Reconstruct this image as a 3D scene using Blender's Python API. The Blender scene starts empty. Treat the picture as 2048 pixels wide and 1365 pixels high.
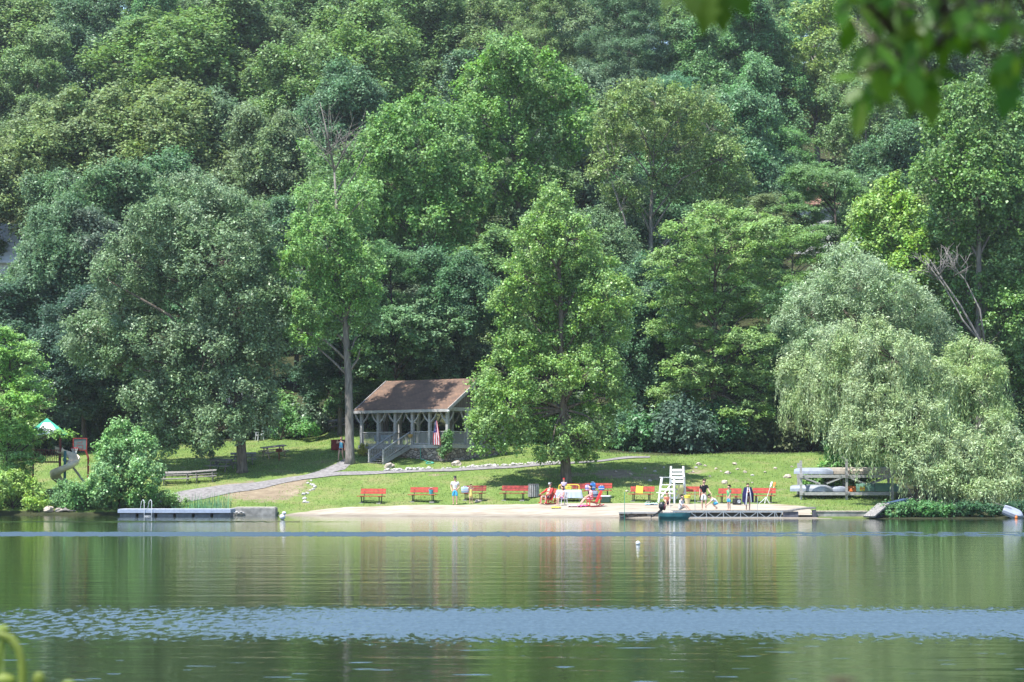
import bpy, bmesh, math, random
import numpy as np
from mathutils import Vector, Matrix

R = math.radians
scene = bpy.context.scene
col = scene.collection

# ------------------------------------------------------------------ camera
H, F, HZ = 2.5, 4800.0, 953.0            # eye height over the lake, focal length in photo pixels, horizon row
PITCH = math.atan((HZ - 682.5) / F)
cam_data = bpy.data.cameras.new('camera')
cam = bpy.data.objects.new('camera', cam_data)
col.objects.link(cam)
cam.location = (0, 0, H)
cam.rotation_euler = (math.pi / 2 + PITCH, 0, 0)
cam_data.sensor_width = 36.0
cam_data.lens = F / 2048 * 36.0
cam_data.clip_start, cam_data.clip_end = 0.1, 3000
cam_data.dof.use_dof = True
cam_data.dof.focus_distance = 162
cam_data.dof.aperture_fstop = 5.0
scene.camera = cam

# ------------------------------------------------------------------ sky and sun
SUN_DIR = Vector((-0.37, -0.25, 1.0)).normalized()      # towards the sun
SUN_EL = math.asin(SUN_DIR.z)
world = bpy.data.worlds.new('World')
scene.world = world
world.use_nodes = True
wn = world.node_tree.nodes
sky = wn.new('ShaderNodeTexSky')
sky.sky_type = 'NISHITA'
sky.sun_disc = False
sky.sun_elevation = SUN_EL
sky.sun_rotation = math.atan2(SUN_DIR.x, SUN_DIR.y)
sky.air_density, sky.dust_density, sky.ozone_density = 1.0, 0.35, 2.0
world.node_tree.links.new(sky.outputs[0], wn['Background'].inputs[0])
wn['Background'].inputs[1].default_value = 0.14
sun_data = bpy.data.lights.new('sun', 'SUN')
sun_data.energy = 4.8
sun_data.angle = R(0.53)
sun_data.color = (1.0, 0.975, 0.93)
sun = bpy.data.objects.new('sun', sun_data)
col.objects.link(sun)
sun.location = (0, 120, 120)
sun.rotation_euler = SUN_DIR.to_track_quat('Z', 'Y').to_euler()

scene.view_settings.view_transform = 'Standard'
scene.view_settings.look = 'None'
scene.view_settings.exposure = 1.22
scene.view_settings.gamma = 1.0
scene.render.engine = 'CYCLES'
cy = scene.cycles
cy.max_bounces = 7
cy.diffuse_bounces = 3
cy.glossy_bounces = 3
cy.transmission_bounces = 4
cy.transparent_max_bounces = 8
cy.volume_bounces = 0
cy.sample_clamp_indirect = 6.0
cy.use_denoising = True
cy.use_adaptive_sampling = False
cy.caustics_reflective = False
cy.caustics_refractive = False

# ------------------------------------------------------------------ pixel helpers
CP, SP = math.cos(PITCH), math.sin(PITCH)
def ray(px, py):
    x, y = (px - 1024) / F, -(py - 682.5) / F
    return Vector((x, CP - y * SP, SP + y * CP))
def at(px, py, Y):
    d = ray(px, py)
    return Vector((d.x / d.y * Y, Y, H + d.z / d.y * Y))
def zrow(py, Y):
    d = ray(1024, py)
    return H + d.z / d.y * Y

COLS = [
 (0,    [(155.8,1030),(157,1018),(160,1006),(168,976),(177,945),(190,912)]),
 (300,  [(155.5,1030.3),(157,1017),(160,1002),(166,968),(175,928),(188,893)]),
 (480,  [(155,1031),(155.6,1017),(159,1002),(164,972),(169,950),(176,920),(187,882)]),
 (600,  [(153.5,1031.5),(155.5,1022),(159,1005),(164,968),(169,945),(175,918),(187,878)]),
 (700,  [(152,1032),(154.5,1022),(158,1008),(163.5,968),(168,938),(172,920),(181,885),(190,855)]),
 (850,  [(151,1032.5),(154,1020),(157,1008),(163,966),(167,941),(170,925),(180,888),(190,868)]),
 (1000, [(149,1033.5),(153,1018),(156.5,1007),(162.5,968),(167,938),(171,920),(181,892),(190,875)]),
 (1130, [(146.5,1035),(152,1016),(156,1004),(162,968),(167.5,932),(172,914),(183,893),(192,880)]),
 (1300, [(143,1037),(150,1018),(155,1005),(161,972),(167,934),(172,915),(178,907),(190,900)]),
 (1640, [(142.5,1037.5),(149,1022),(155,1006),(162,970),(169,928),(174,908),(180,902),(190,896)]),
 (1850, [(141.5,1038),(147,1026),(153,1010),(160,985),(168,955),(178,925),(190,905)]),
 (2048, [(143,1036.5),(147,1024),(153,1007),(160,985),(168,955),(178,925),(190,905)]),
]
CPX = np.array([c[0] for c in COLS], float)
CZ = []
for p, tab in COLS:
    Ys = [t[0] for t in tab]; Zs = [zrow(t[1], t[0]) for t in tab]
    CZ.append((np.array([Ys[0] - 9, Ys[0]] + Ys[1:]), np.array([-1.2, 0.0] + Zs[1:])))
HILL = 0.30
def terrain(X, Y):
    """height of the far bank and hill (arrays or numbers)"""
    X = np.asarray(X, float); Y = np.asarray(Y, float)
    px = np.clip(1024 + X / np.maximum(Y, 1) * F, 0, 2048)
    zc = []
    for Ys, Zs in CZ:
        z = np.interp(Y, Ys, Zs)
        z = z + np.maximum(Y - Ys[-1], 0) * 0.02
        zc.append(z)
    zc = np.stack(zc)
    i = np.clip(np.searchsorted(CPX, px, side='right') - 1, 0, len(CPX) - 2)
    t = (px - CPX[i]) / (CPX[i + 1] - CPX[i])
    t = t * t * (3 - 2 * t)
    z = np.take_along_axis(zc, i[None], 0)[0] * (1 - t) + np.take_along_axis(zc, i[None] + 1, 0)[0] * t
    up = np.maximum(Y - 188, 0)
    z = z + HILL * np.minimum(up, 190) * np.minimum(up / 10, 1)
    z = z + 0.04 * np.sin(X * 0.9 + 1.3 * np.sin(Y * 0.7)) * np.clip((Y - 157) / 5, 0, 1)
    near = 0.9 - np.maximum(Y - 1.5, 0) * 0.34
    z = np.where(Y < 60, np.maximum(near, -1.2), z)
    return z
def tz(x, y):
    return float(terrain(np.array([x]), np.array([y]))[0])
def G(px, py):
    """the point of the ground seen at a photo pixel"""
    d = ray(px, py)
    Y = np.arange(138, 330, 0.05)
    z = H + d.z / d.y * Y
    hit = np.nonzero(terrain(d.x / d.y * Y, Y) >= z)[0]
    Yh = Y[hit[0]] if len(hit) else 200.0
    return Vector((d.x / d.y * Yh, Yh, tz(d.x / d.y * Yh, Yh)))
def on(px, Y, dz=0.0):
    x = (px - 1024) / F * Y
    return Vector((x, Y, tz(x, Y) + dz))

# ------------------------------------------------------------------ scene-graph helpers
def tag(o, label=None, cat=None, group=None, kind=None):
    if label: o['label'] = label
    if cat: o['category'] = cat
    if group: o['group'] = group
    if kind: o['kind'] = kind
    return o
def thing(name, label, cat, loc=(0, 0, 0), rz=0.0, group=None):
    o = bpy.data.objects.new(name, None)
    o.empty_display_size = 0.2
    col.objects.link(o)
    o.location = loc
    o.rotation_euler = (0, 0, rz)
    return tag(o, label, cat, group)
def link(name, me, mats, parent=None):
    o = bpy.data.objects.new(name, me)
    col.objects.link(o)
    if mats is not None and len(me.materials) == 0:
        for m in (mats if isinstance(mats, (list, tuple)) else [mats]):
            me.materials.append(m)
    if parent is not None:
        o.parent = parent
    return o
def copy_tree(o, parent=None):
    c = o.copy(); col.objects.link(c)
    c.parent = parent
    if parent is not None:
        c.matrix_parent_inverse = o.matrix_parent_inverse.copy()
    for ch in list(o.children):
        copy_tree(ch, c)
    return c

class MB:
    """collects shapes into one mesh"""
    def __init__(s): s.v, s.f, s.m = [], [], []
    def add(s, v, f, mi=0):
        b = len(s.v); s.v += [tuple(p) for p in v]; s.f += [tuple(b + i for i in q) for q in f]; s.m += [mi] * len(f); return s
    def box(s, c, d, rot=(0, 0, 0), mi=0, taper=1.0):
        M = Matrix.Translation(c) @ Matrix.Rotation(rot[2], 4, 'Z') @ Matrix.Rotation(rot[1], 4, 'Y') @ Matrix.Rotation(rot[0], 4, 'X')
        v = []
        for z in (-.5, .5):
            k = taper if z > 0 else 1
            for x, y in ((-.5, -.5), (.5, -.5), (.5, .5), (-.5, .5)):
                v.append(M @ Vector((x * d[0] * k, y * d[1] * k, z * d[2])))
        return s.add(v, [(3, 2, 1, 0), (4, 5, 6, 7), (0, 1, 5, 4), (1, 2, 6, 5), (2, 3, 7, 6), (3, 0, 4, 7)], mi)
    def bar(s, a, b, w, h=None, mi=0):
        """a plank or beam from a to b, w wide, h thick"""
        a, b = Vector(a), Vector(b); h = h or w
        d = (b - a); L = d.length; d.normalize()
        up = Vector((0, 0, 1)) if abs(d.z) < .95 else Vector((0, 1, 0))
        x = d.cross(up).normalized(); y = x.cross(d).normalized()
        v = [p + x * (i * w / 2) + y * (j * h / 2) for p in (a, b) for i, j in ((-1, -1), (1, -1), (1, 1), (-1, 1))]
        return s.add(v, [(0, 1, 2, 3), (7, 6, 5, 4), (0, 4, 5, 1), (1, 5, 6, 2), (2, 6, 7, 3), (3, 7, 4, 0)], mi)
    def tube(s, pts, rad, n=8, mi=0, closed=False):
        v, f = tube_geo(pts, rad, n, closed)
        return s.add(v, f, mi)
    def lathe(s, prof, n=14, c=(0, 0, 0), mi=0, squash=1.0):
        v = []; k = len(prof)
        for r, z in prof:
            for i in range(n):
                a = 2 * math.pi * i / n
                v.append((c[0] + r * math.cos(a), c[1] + r * math.sin(a) * squash, c[2] + z))
        f = [(j * n + i, j * n + (i + 1) % n, (j + 1) * n + (i + 1) % n, (j + 1) * n + i) for j in range(k - 1) for i in range(n)]
        f.append(tuple(reversed(range(n)))); f.append(tuple((k - 1) * n + i for i in range(n)))
        return s.add(v, f, mi)
    def grid(s, P, mi=0):
        """P: rows of points"""
        r, c = len(P), len(P[0])
        v = [p for row in P for p in row]
        f = [(j * c + i, j * c + i + 1, (j + 1) * c + i + 1, (j + 1) * c + i) for j in range(r - 1) for i in range(c - 1)]
        return s.add(v, f, mi)
    def prism(s, pts, z0, z1, mi=0):
        n = len(pts)
        v = [(x, y, z0) for x, y in pts] + [(x, y, z1) for x, y in pts]
        f = [tuple(reversed(range(n))), tuple(range(n, 2 * n))] + [(i, (i + 1) % n, n + (i + 1) % n, n + i) for i in range(n)]
        return s.add(v, f, mi)
    def ball(s, c, r, nu=10, nv=6, mi=0, jag=0.0, rng=None):
        r = r if isinstance(r, (tuple, list)) else (r, r, r)
        v, f = [], []
        for j in range(nv + 1):
            ph = math.pi * j / nv - math.pi / 2
            for i in range(nu):
                a = 2 * math.pi * i / nu
                k = 1 + (rng.uniform(-jag, jag) if rng and 0 < j < nv else 0)
                v.append((c[0] + r[0] * k * math.cos(ph) * math.cos(a), c[1] + r[1] * k * math.cos(ph) * math.sin(a), c[2] + r[2] * k * math.sin(ph)))
        for j in range(nv):
            for i in range(nu):
                f.append((j * nu + i, j * nu + (i + 1) % nu, (j + 1) * nu + (i + 1) % nu, (j + 1) * nu + i))
        return s.add(v, f, mi)
    def build(s, name, mats, parent=None, smooth=False, bevel=0.0):
        me = bpy.data.meshes.new(name)
        me.from_pydata(s.v, [], s.f)
        mats = mats if isinstance(mats, (list, tuple)) else [mats]
        for m in mats: me.materials.append(m)
        if len(mats) > 1: me.polygons.foreach_set('material_index', s.m)
        if smooth: me.polygons.foreach_set('use_smooth', [True] * len(me.polygons))
        me.update()
        o = bpy.data.objects.new(name, me)
        col.objects.link(o)
        if parent is not None: o.parent = parent
        if bevel:
            b = o.modifiers.new('bevel', 'BEVEL'); b.width = bevel; b.segments = 2; b.limit_method = 'ANGLE'
        return o

def tube_geo(pts, rad, n=8, closed=False):
    pts = [Vector(p) for p in pts]
    if not hasattr(rad, '__len__'): rad = [rad] * len(pts)
    v, f = [], []
    up = Vector((0, 0, 1))
    x = None
    for i, p in enumerate(pts):
        if closed: d = pts[(i + 1) % len(pts)] - pts[i - 1]
        else: d = pts[min(i + 1, len(pts) - 1)] - pts[max(i - 1, 0)]
        d = d.normalized() if d.length > 1e-9 else up
        if x is None:
            x = d.cross(up) if abs(d.z) < .9 else d.cross(Vector((1, 0, 0)))
        x = (x - d * x.dot(d)).normalized()
        y = d.cross(x)
        for k in range(n):
            a = 2 * math.pi * k / n
            v.append(p + (x * math.cos(a) + y * math.sin(a)) * rad[i])
    m = len(pts)
    for i in range(m if closed else m - 1):
        for k in range(n):
            a, b = i * n, ((i + 1) % m) * n
            f.append((a + k, a + (k + 1) % n, b + (k + 1) % n, b + k))
    if not closed:
        f.append(tuple(reversed(range(n)))); f.append(tuple((m - 1) * n + k for k in range(n)))
    return v, f

# ------------------------------------------------------------------ materials
def newmat(name):
    m = bpy.data.materials.new(name); m.use_nodes = True
    nt = m.node_tree
    return m, nt.nodes, nt.links, nt.nodes['Principled BSDF']
MATS = {}
def M(name, rgb=(.5, .5, .5), rough=.6, spec=.3, var=.18, scale=6.0, metal=0.0, stretch=(1, 1, 1), bump=0.0, second=None, amount=.5):
    """a painted / wooden / plastic surface with a little wear"""
    if name in MATS: return MATS[name]
    m, n, l, b = newmat(name)
    tc = n.new('ShaderNodeTexCoord'); mp = n.new('ShaderNodeMapping'); mp.inputs['Scale'].default_value = stretch
    l.new(tc.outputs['Object'], mp.inputs['Vector'])
    nz = n.new('ShaderNodeTexNoise'); nz.inputs['Scale'].default_value = scale; nz.inputs['Detail'].default_value = 5
    l.new(mp.outputs[0], nz.inputs['Vector'])
    rp = n.new('ShaderNodeValToRGB')
    rp.color_ramp.elements[0].position, rp.color_ramp.elements[1].position = .3, .7
    d = second or tuple(c * (1 - 2 * var) for c in rgb)
    rp.color_ramp.elements[0].color = (*d, 1); rp.color_ramp.elements[1].color = (*[min(1, c * (1 + var)) for c in rgb], 1)
    l.new(nz.outputs[0], rp.inputs[0]); l.new(rp.outputs[0], b.inputs['Base Color'])
    b.inputs['Roughness'].default_value = rough; b.inputs['Metallic'].default_value = metal
    b.inputs['Specular IOR Level'].default_value = spec
    if bump:
        bp = n.new('ShaderNodeBump'); bp.inputs['Strength'].default_value = bump; bp.inputs['Distance'].default_value = .02
        l.new(nz.outputs[0], bp.inputs['Height']); l.new(bp.outputs[0], b.inputs['Normal'])
    MATS[name] = m
    return m

def leaf_mat(name, gloss_rough=.5, spec=.35, trans=.32, var=.35):
    m, n, l, b = newmat(name)
    oi = n.new('ShaderNodeObjectInfo'); ge = n.new('ShaderNodeNewGeometry')
    hs = n.new('ShaderNodeHueSaturation')
    mr = n.new('ShaderNodeMapRange'); mr.inputs['To Min'].default_value = 1 - var; mr.inputs['To Max'].default_value = 1 + var
    l.new(ge.outputs['Random Per Island'], mr.inputs['Value'])
    wn_ = n.new('ShaderNodeTexWhiteNoise'); wn_.noise_dimensions = '1D'; l.new(ge.outputs['Random Per Island'], wn_.inputs['W'])
    mh = n.new('ShaderNodeMapRange'); mh.inputs['To Min'].default_value = .475; mh.inputs['To Max'].default_value = .515
    l.new(wn_.outputs['Value'], mh.inputs['Value'])
    # patches of slightly yellower and bluer foliage through the crown
    tc = n.new('ShaderNodeTexCoord'); nz = n.new('ShaderNodeTexNoise'); nz.inputs['Scale'].default_value = .45; nz.inputs['Detail'].default_value = 2
    l.new(tc.outputs['Object'], nz.inputs['Vector'])
    ms = n.new('ShaderNodeMapRange'); ms.inputs['From Min'].default_value = .3; ms.inputs['From Max'].default_value = .7
    ms.inputs['To Min'].default_value = .82; ms.inputs['To Max'].default_value = 1.12
    l.new(nz.outputs[0], ms.inputs['Value'])
    l.new(oi.outputs['Color'], hs.inputs['Color']); l.new(mr.outputs[0], hs.inputs['Value']); l.new(mh.outputs[0], hs.inputs['Hue']); l.new(ms.outputs[0], hs.inputs['Saturation'])
    l.new(hs.outputs[0], b.inputs['Base Color'])
    b.inputs['Roughness'].default_value = gloss_rough; b.inputs['Specular IOR Level'].default_value = spec
    tr = n.new('ShaderNodeBsdfTranslucent'); mx = n.new('ShaderNodeMixShader'); mx.inputs[0].default_value = trans
    h2 = n.new('ShaderNodeHueSaturation'); h2.inputs['Hue'].default_value = .485; h2.inputs['Saturation'].default_value = 1.15; h2.inputs['Value'].default_value = 1.35
    l.new(hs.outputs[0], h2.inputs['Color']); l.new(h2.outputs[0], tr.inputs['Color'])
    l.new(b.outputs[0], mx.inputs[1]); l.new(tr.outputs[0], mx.inputs[2])
    l.new(mx.outputs[0], n['Material Output'].inputs['Surface'])
    return m
LEAF = leaf_mat('leaf_matte', .55, .3, .33)
LEAF_G = leaf_mat('leaf_glossy', .44, .34, .30)
LEAF_W = leaf_mat('leaf_willow', .45, .45, .3)
BARK = M('bark', (.15, .125, .10), .9, .1, .3, 3.0, stretch=(3, 3, .5), bump=.6)
BARK_P = M('bark_pale', (.20, .18, .16), .9, .1, .25, 3.0, stretch=(3, 3, .6), bump=.4)
BARK_D = M('bark_dark', (.075, .06, .05), .9, .1, .3, 3.0, stretch=(3, 3, .5), bump=.6)
DEADW = M('dead_wood', (.21, .19, .175), .9, .1, .2, 3.0, stretch=(2, 2, .5))
# ------------------------------------------------------------------ trees
def mesh_quads(name, verts, quads, mat):
    me = bpy.data.meshes.new(name)
    nv, nf = len(verts), len(quads)
    me.vertices.add(nv); me.vertices.foreach_set('co', np.ascontiguousarray(verts, np.float32).ravel())
    me.loops.add(nf * 4); me.loops.foreach_set('vertex_index', np.ascontiguousarray(quads, np.int32).ravel())
    me.polygons.add(nf); me.polygons.foreach_set('loop_start', np.arange(0, nf * 4, 4, dtype=np.int32))
    me.update(calc_edges=True)
    me.materials.append(mat)
    return me

def unit(a): return a / np.maximum(np.linalg.norm(a, axis=1, keepdims=True), 1e-9)

def leaf_mesh(name, C, Rr, per, ln, wd, mat, rng, up=.55, out=.6, hang=0.0, flat=1.0, hollow=.45):
    """leaf-sized faces through clumps: centres C (n,3), radii Rr (n,)"""
    n = len(C)
    cnt = rng.poisson(per, n) if not hasattr(per, '__len__') else rng.poisson(per)
    idx = np.repeat(np.arange(n), cnt); N = len(idx)
    d = rng.normal(size=(N, 3)); d[:, 2] += .25; d = unit(d)
    rr = np.clip(np.abs(rng.normal(size=N)) * .52 + .22, 0, 1.7)
    off = d * (Rr[idx] * rr)[:, None]; off[:, 2] *= flat
    P = C[idx] + off
    nrm = unit(d * out + np.array([0, 0, up]) + rng.normal(size=(N, 3)) * .48)
    t = rng.normal(size=(N, 3)); t[:, 2] -= hang * 2
    t = unit(t - nrm * (t * nrm).sum(1, keepdims=True) * (1 if hang < .5 else .3))
    b = unit(np.cross(nrm, t))
    s = (.65 + .7 * rng.random(N))[:, None]
    L, W = t * ln * s * .5, b * wd * s * .5
    fold = nrm * wd * .18 * s
    V = np.stack([P - L, P + W * 1.0 + fold - L * .1, P + L - fold * .4, P - W * 1.0 + fold - L * .1], 1).reshape(-1, 3)
    Q = np.arange(N * 4).reshape(-1, 4)
    return mesh_quads(name, V, Q, mat)

def clumps_in(lobes, rng, size=.7, fill=1.0, lower=.35):
    """clump centres and radii through ellipsoid lobes [(c, (rx, ry, rz))]"""
    C, Rr = [], []
    for c, r in lobes:
        c = np.array(c, float); r = np.array(r, float)
        area = 4 * math.pi * ((r[0] * r[1]) ** 1.6 + (r[0] * r[2]) ** 1.6 + (r[1] * r[2]) ** 1.6) ** (1 / 1.6) / 3 ** (1 / 1.6)
        k = max(4, int(fill * area / (math.pi * size * size) * 1.15))
        d = rng.normal(size=(k * 2, 3)); d = unit(d)
        keep = (d[:, 2] > -.35) | (rng.random(len(d)) < lower)
        d = d[keep][:k]
        q = .62 + .42 * rng.random(len(d)) ** .7
        bump = 1 + .16 * np.sin(d[:, 0] * 5 + c[0]) * np.cos(d[:, 2] * 6 + c[2])
        P = c + d * r * (q * bump)[:, None]
        C.append(P); Rr.append(size * (.6 + .75 * rng.random(len(d))))
    return np.concatenate(C), np.concatenate(Rr)

def wood(trunk, lobes, C, rng, r0, mat_i=0, twigs=.25, flare=1.5, limb=.30):
    """trunk line, a limb to each lobe, branches on to some clumps -> MB"""
    mb = MB()
    n = len(trunk)
    rad = [r0 * (flare if i == 0 else 1) * (1 - .82 * (i / (n - 1)) ** 1.1) for i in range(n)]
    T = [Vector(p) for p in trunk]
    if flare > 1:
        T.insert(1, T[0].lerp(T[1], .12)); rad.insert(1, r0 * 1.02)
    mb.tube(T, rad, 9)
    zs = [p.z for p in T]
    ends = []
    for c, r in lobes:
        c = Vector(c)
        zz = min(max(c.z - (.55 + .35 * rng.random()) * math.hypot(c.x - T[-1].x, c.y - T[-1].y) - r[2] * .5, zs[0] + .35 * (zs[-1] - zs[0]) * .8), zs[-1] - .02)
        i = max(k for k in range(len(T) - 1) if zs[k] <= zz or k == 0)
        t = (zz - zs[i]) / max(zs[i + 1] - zs[i], 1e-6)
        a = T[i].lerp(T[i + 1], min(max(t, 0), 1)); ra = (rad[i] * (1 - t) + rad[i + 1] * t)
        rl = max(min(ra * .75, r0 * limb), .03)
        mid = a.lerp(c, .5) + Vector((rng.normal() * .15, rng.normal() * .15, .12 * (c - a).length)) * 1.0
        mb.tube([a, a.lerp(mid, .5) + Vector((0, 0, .05)), mid, mid.lerp(c, .55), c], [rl, rl * .85, rl * .65, rl * .5, rl * .3], 6)
        ends.append((c, rl * .42))
    if twigs and len(C):
        E = np.array([e[0] for e in ends])
        sel = rng.choice(len(C), max(1, int(len(C) * twigs)), replace=False)
        for k in sel:
            j = int(np.argmin(((E - C[k]) ** 2).sum(1)))
            a = Vector(E[j]); b = Vector(C[k])
            m = a.lerp(b, .5) + Vector((rng.normal() * .12, rng.normal() * .12, .1))
            rr = max(ends[j][1] * .6, .02)
            mb.tube([a, m, b], [rr, rr * .7, rr * .3], 4)
    return mb

FOL = 1.98
def crown_color(o, rgb): o.color = (rgb[0] * FOL * .95, rgb[1] * FOL * .97, rgb[2] * FOL * 1.12, 1.0)

def hero(name, label, cat, base, trunk_top, lobes_px, Y, color, rng_seed, size=.62, per=95, ln=.2, wd=.14, mat=None, bark=None,
         r0=.35, up=.55, out=.6, hang=0.0, flat=1.0, fill=1.0, twigs=.25, depth=1.0, trunk_mid=None, spread=.55, extra=None, lower=.35, limb=.3, group=None, flare=1.5):
    """a tree with its own crown; lobes (px, py, rx, ry) seen in the photo get a real depth round the trunk"""
    rng = np.random.default_rng(rng_seed)
    base = Vector(base)
    k = Y / F
    lobes = []
    cx0 = sum(l[0] for l in lobes_px) / len(lobes_px)
    for i, l in enumerate(lobes_px):
        dY = l[4] if len(l) > 4 else rng.uniform(-1, 1) * spread * max(l[2], l[3]) * k * 1.6
        p = at(l[0], l[1], Y + dY) - base
        rx, rz = l[2] * k, l[3] * k
        lobes.append((p, (rx, (rx + rz) / 2 * depth, rz)))
    C, Rr = clumps_in(lobes, rng, size, fill, lower)
    root = thing(name, label, cat, base, 0, group)
    top = Vector(trunk_top) - base
    if trunk_mid is None:
        mid = [Vector((0, 0, -.3)), top * .3 + Vector((rng.normal() * .1, rng.normal() * .1, 0)), top * .65 + Vector((rng.normal() * .15, rng.normal() * .15, 0)), top]
    else:
        mid = [Vector((0, 0, -.3))] + [Vector(p) - base for p in trunk_mid] + [top]
    mb = wood(mid, lobes, C, rng, r0, twigs=twigs, limb=limb, flare=flare)
    if extra: extra(mb, base, rng)
    mb.build('trunk', bark or BARK, root, smooth=True)
    if hang >= .5:
        C2, R2 = strands(lobes, rng, size)
        me = leaf_mesh('crown', C, Rr, per, ln, wd, mat or LEAF, rng, up, out, .3, flat)
        o = link('crown', me, None, root); crown_color(o, color)
        me2 = strand_mesh('hanging_strands', lobes, rng, ln, wd, mat or LEAF, per=hang)
        o2 = link('hanging_strands', me2, None, root); crown_color(o2, color)
    else:
        me = leaf_mesh('crown', C, Rr, per, ln, wd, mat or LEAF, rng, up, out, hang, flat)
        o = link('crown', me, None, root); crown_color(o, color)
    return root

def strands(lobes, rng, size): return None, None
def strand_mesh(name, lobes, rng, ln, wd, mat, per=1.0):
    """weeping twigs: narrow leaves strung down vertical lines from the lobes' skirts"""
    P, T = [], []
    for c, r in lobes:
        c = np.array(c); k = int(per * 52 * (r[0] + r[1]) / 2)
        for _ in range(k):
            a = rng.uniform(0, 2 * math.pi); q = rng.uniform(.45, 1.05)
            s = c + np.array([r[0] * q * math.cos(a), r[1] * q * math.sin(a), r[2] * (.55 * math.sqrt(max(0, 1.15 - q * q)))])
            L = rng.uniform(.8, 1.9) * r[2] * 1.35
            m = int(L / .11)
            sway = rng.normal(size=2) * .08
            for j in range(m):
                t = j / m
                P.append(s + np.array([sway[0] * t * L + rng.normal() * .05 + math.cos(a) * .25 * math.sqrt(t), sway[1] * t * L + rng.normal() * .05 + math.sin(a) * .25 * math.sqrt(t), -L * t]))
    P = np.array(P); N = len(P)
    t = unit(np.stack([rng.normal(size=N) * .35, rng.normal(size=N) * .35, -np.ones(N)], 1))
    b = unit(np.cross(t, rng.normal(size=(N, 3)))); s = (.7 + .6 * rng.random(N))[:, None]
    Lv, W = t * ln * 1.1 * s * .5, b * wd * .8 * s * .5
    V = np.stack([P - Lv, P + W, P + Lv, P - W], 1).reshape(-1, 3)
    return mesh_quads(name, V, np.arange(N * 4).reshape(-1, 4), mat)

# ---- tree kinds for the wood on the hill, 20 m tall, crown about 10 m wide; each is built once and copied
KINDS = {}
def kind(key, seed, lobes, size, per, ln, wd, mat, bark, up=.55, out=.6, flat=1.0, fill=1.0, top=17.0, r0=.26, twigs=.2, lower=.3, hollow=.45):
    rng = np.random.default_rng(seed)
    C, Rr = clumps_in(lobes, rng, size, fill, lower)
    me = leaf_mesh('crown', C, Rr, per, ln, wd, mat, rng, up, out, 0, flat, hollow)
    b = rng.normal(size=2) * .4
    mb = wood([(0, 0, -1.0), (b[0] * .4, b[1] * .4, top * .3), (b[0], b[1], top * .62), (b[0] * .6, b[1] * .8, top)], lobes, C, rng, r0, twigs=twigs)
    tm = bpy.data.meshes.new('trunk'); tm.from_pydata(mb.v, [], mb.f); tm.polygons.foreach_set('use_smooth', [True] * len(tm.polygons)); tm.materials.append(bark)
    KINDS[key] = (me, tm)

def rand_lobes(seed, n, zlo, zhi, rad, lr, zr=.8, shape='oval'):
    rng = np.random.default_rng(seed); L = []
    for i in range(n):
        t = (i + .5) / n
        z = zlo + (zhi - zlo) * t + rng.uniform(-.8, .8)
        w = {'oval': math.sin(math.pi * (.12 + .80 * t)) ** .7, 'top': .45 + .55 * math.sin(math.pi * (.25 + .6 * t)), 'cone': 1.05 - .85 * t}[shape]
        a = i * 2.4 + rng.uniform(-.9, .9)
        q = rad * w * rng.uniform(.38, .85)
        r = lr * rng.uniform(.55, 1.35) * (.65 + .45 * w)
        L.append(((q * math.cos(a), q * math.sin(a), z), (r, r * rng.uniform(.8, 1.2), r * zr * rng.uniform(.8, 1.25))))
    for k in range(4):                                   # ragged leaders along the top and shoulders
        a = rng.uniform(0, 6.28); q = rad * rng.uniform(.1, .7); r = lr * rng.uniform(.35, .55)
        L.append(((q * math.cos(a), q * math.sin(a), zhi + lr * (.75 - .9 * q / rad) * zr), (r, r, r * 1.35)))
    L.append(((0, 0, zhi - lr * .1), (lr * .7, lr * .7, lr * .95)))
    return L

kind('round_a', 11, rand_lobes(1, 12, 5.5, 16.5, 4.5, 2.3, 1.0), .72, 128, 0.246, 0.164, LEAF, BARK)
kind('round_b', 12, rand_lobes(2, 14, 5.0, 17.0, 4.7, 2.1, 1.0), .66, 122, 0.230, 0.156, LEAF_G, BARK_D)
kind('round_c', 13, rand_lobes(3, 10, 6.5, 16.0, 4.7, 2.5, .95), .8, 152, 0.262, 0.164, LEAF, BARK)
kind('tall_a', 14, rand_lobes(4, 13, 4.5, 17.8, 3.5, 2.1, 1.05), .62, 123, 0.221, 0.148, LEAF, BARK_P)
kind('tall_b', 15, rand_lobes(5, 11, 6.0, 17.5, 3.7, 2.2, 1.0), .70, 130, 0.238, 0.164, LEAF_G, BARK)
kind('layered_a', 16, rand_lobes(6, 15, 4.0, 17.5, 4.8, 2.3, .42), .70, 152, 0.197, 0.098, LEAF, BARK_D, up=1.0, out=.35, flat=.5)
kind('layered_b', 17, rand_lobes(7, 13, 6.0, 17.0, 5.2, 2.6, .40), .75, 160, 0.197, 0.098, LEAF, BARK, up=1.0, out=.35, flat=.5)
kind('open_a', 18, rand_lobes(8, 13, 6.0, 17.2, 4.8, 2.0, .8), .55, 80, 0.221, 0.148, LEAF, BARK_P, fill=.6, twigs=.7)
kind('open_b', 19, rand_lobes(9, 12, 7.0, 17.0, 4.4, 1.9, .8), .55, 72, 0.213, 0.139, LEAF_G, BARK_P, fill=.62, twigs=.75)
kind('pine', 20, rand_lobes(10, 9, 9.0, 17.4, 3.9, 1.9, .45), .6, 218, 0.213, 0.057, LEAF, BARK_D, up=.7, flat=.6, r0=.32)
kind('shrub_a', 21, [((0, 0, 1.3), (1.6, 1.5, 1.2)), ((.9, .2, 1.0), (1.1, 1.0, .9)), ((-.9, -.2, 1.1), (1.0, 1.1, 1.0)), ((.1, 0, 2.1), (.9, .9, .8))], .42, 75, .20, .13, LEAF, BARK_D, top=1.9, r0=.07, lower=.6)
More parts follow.
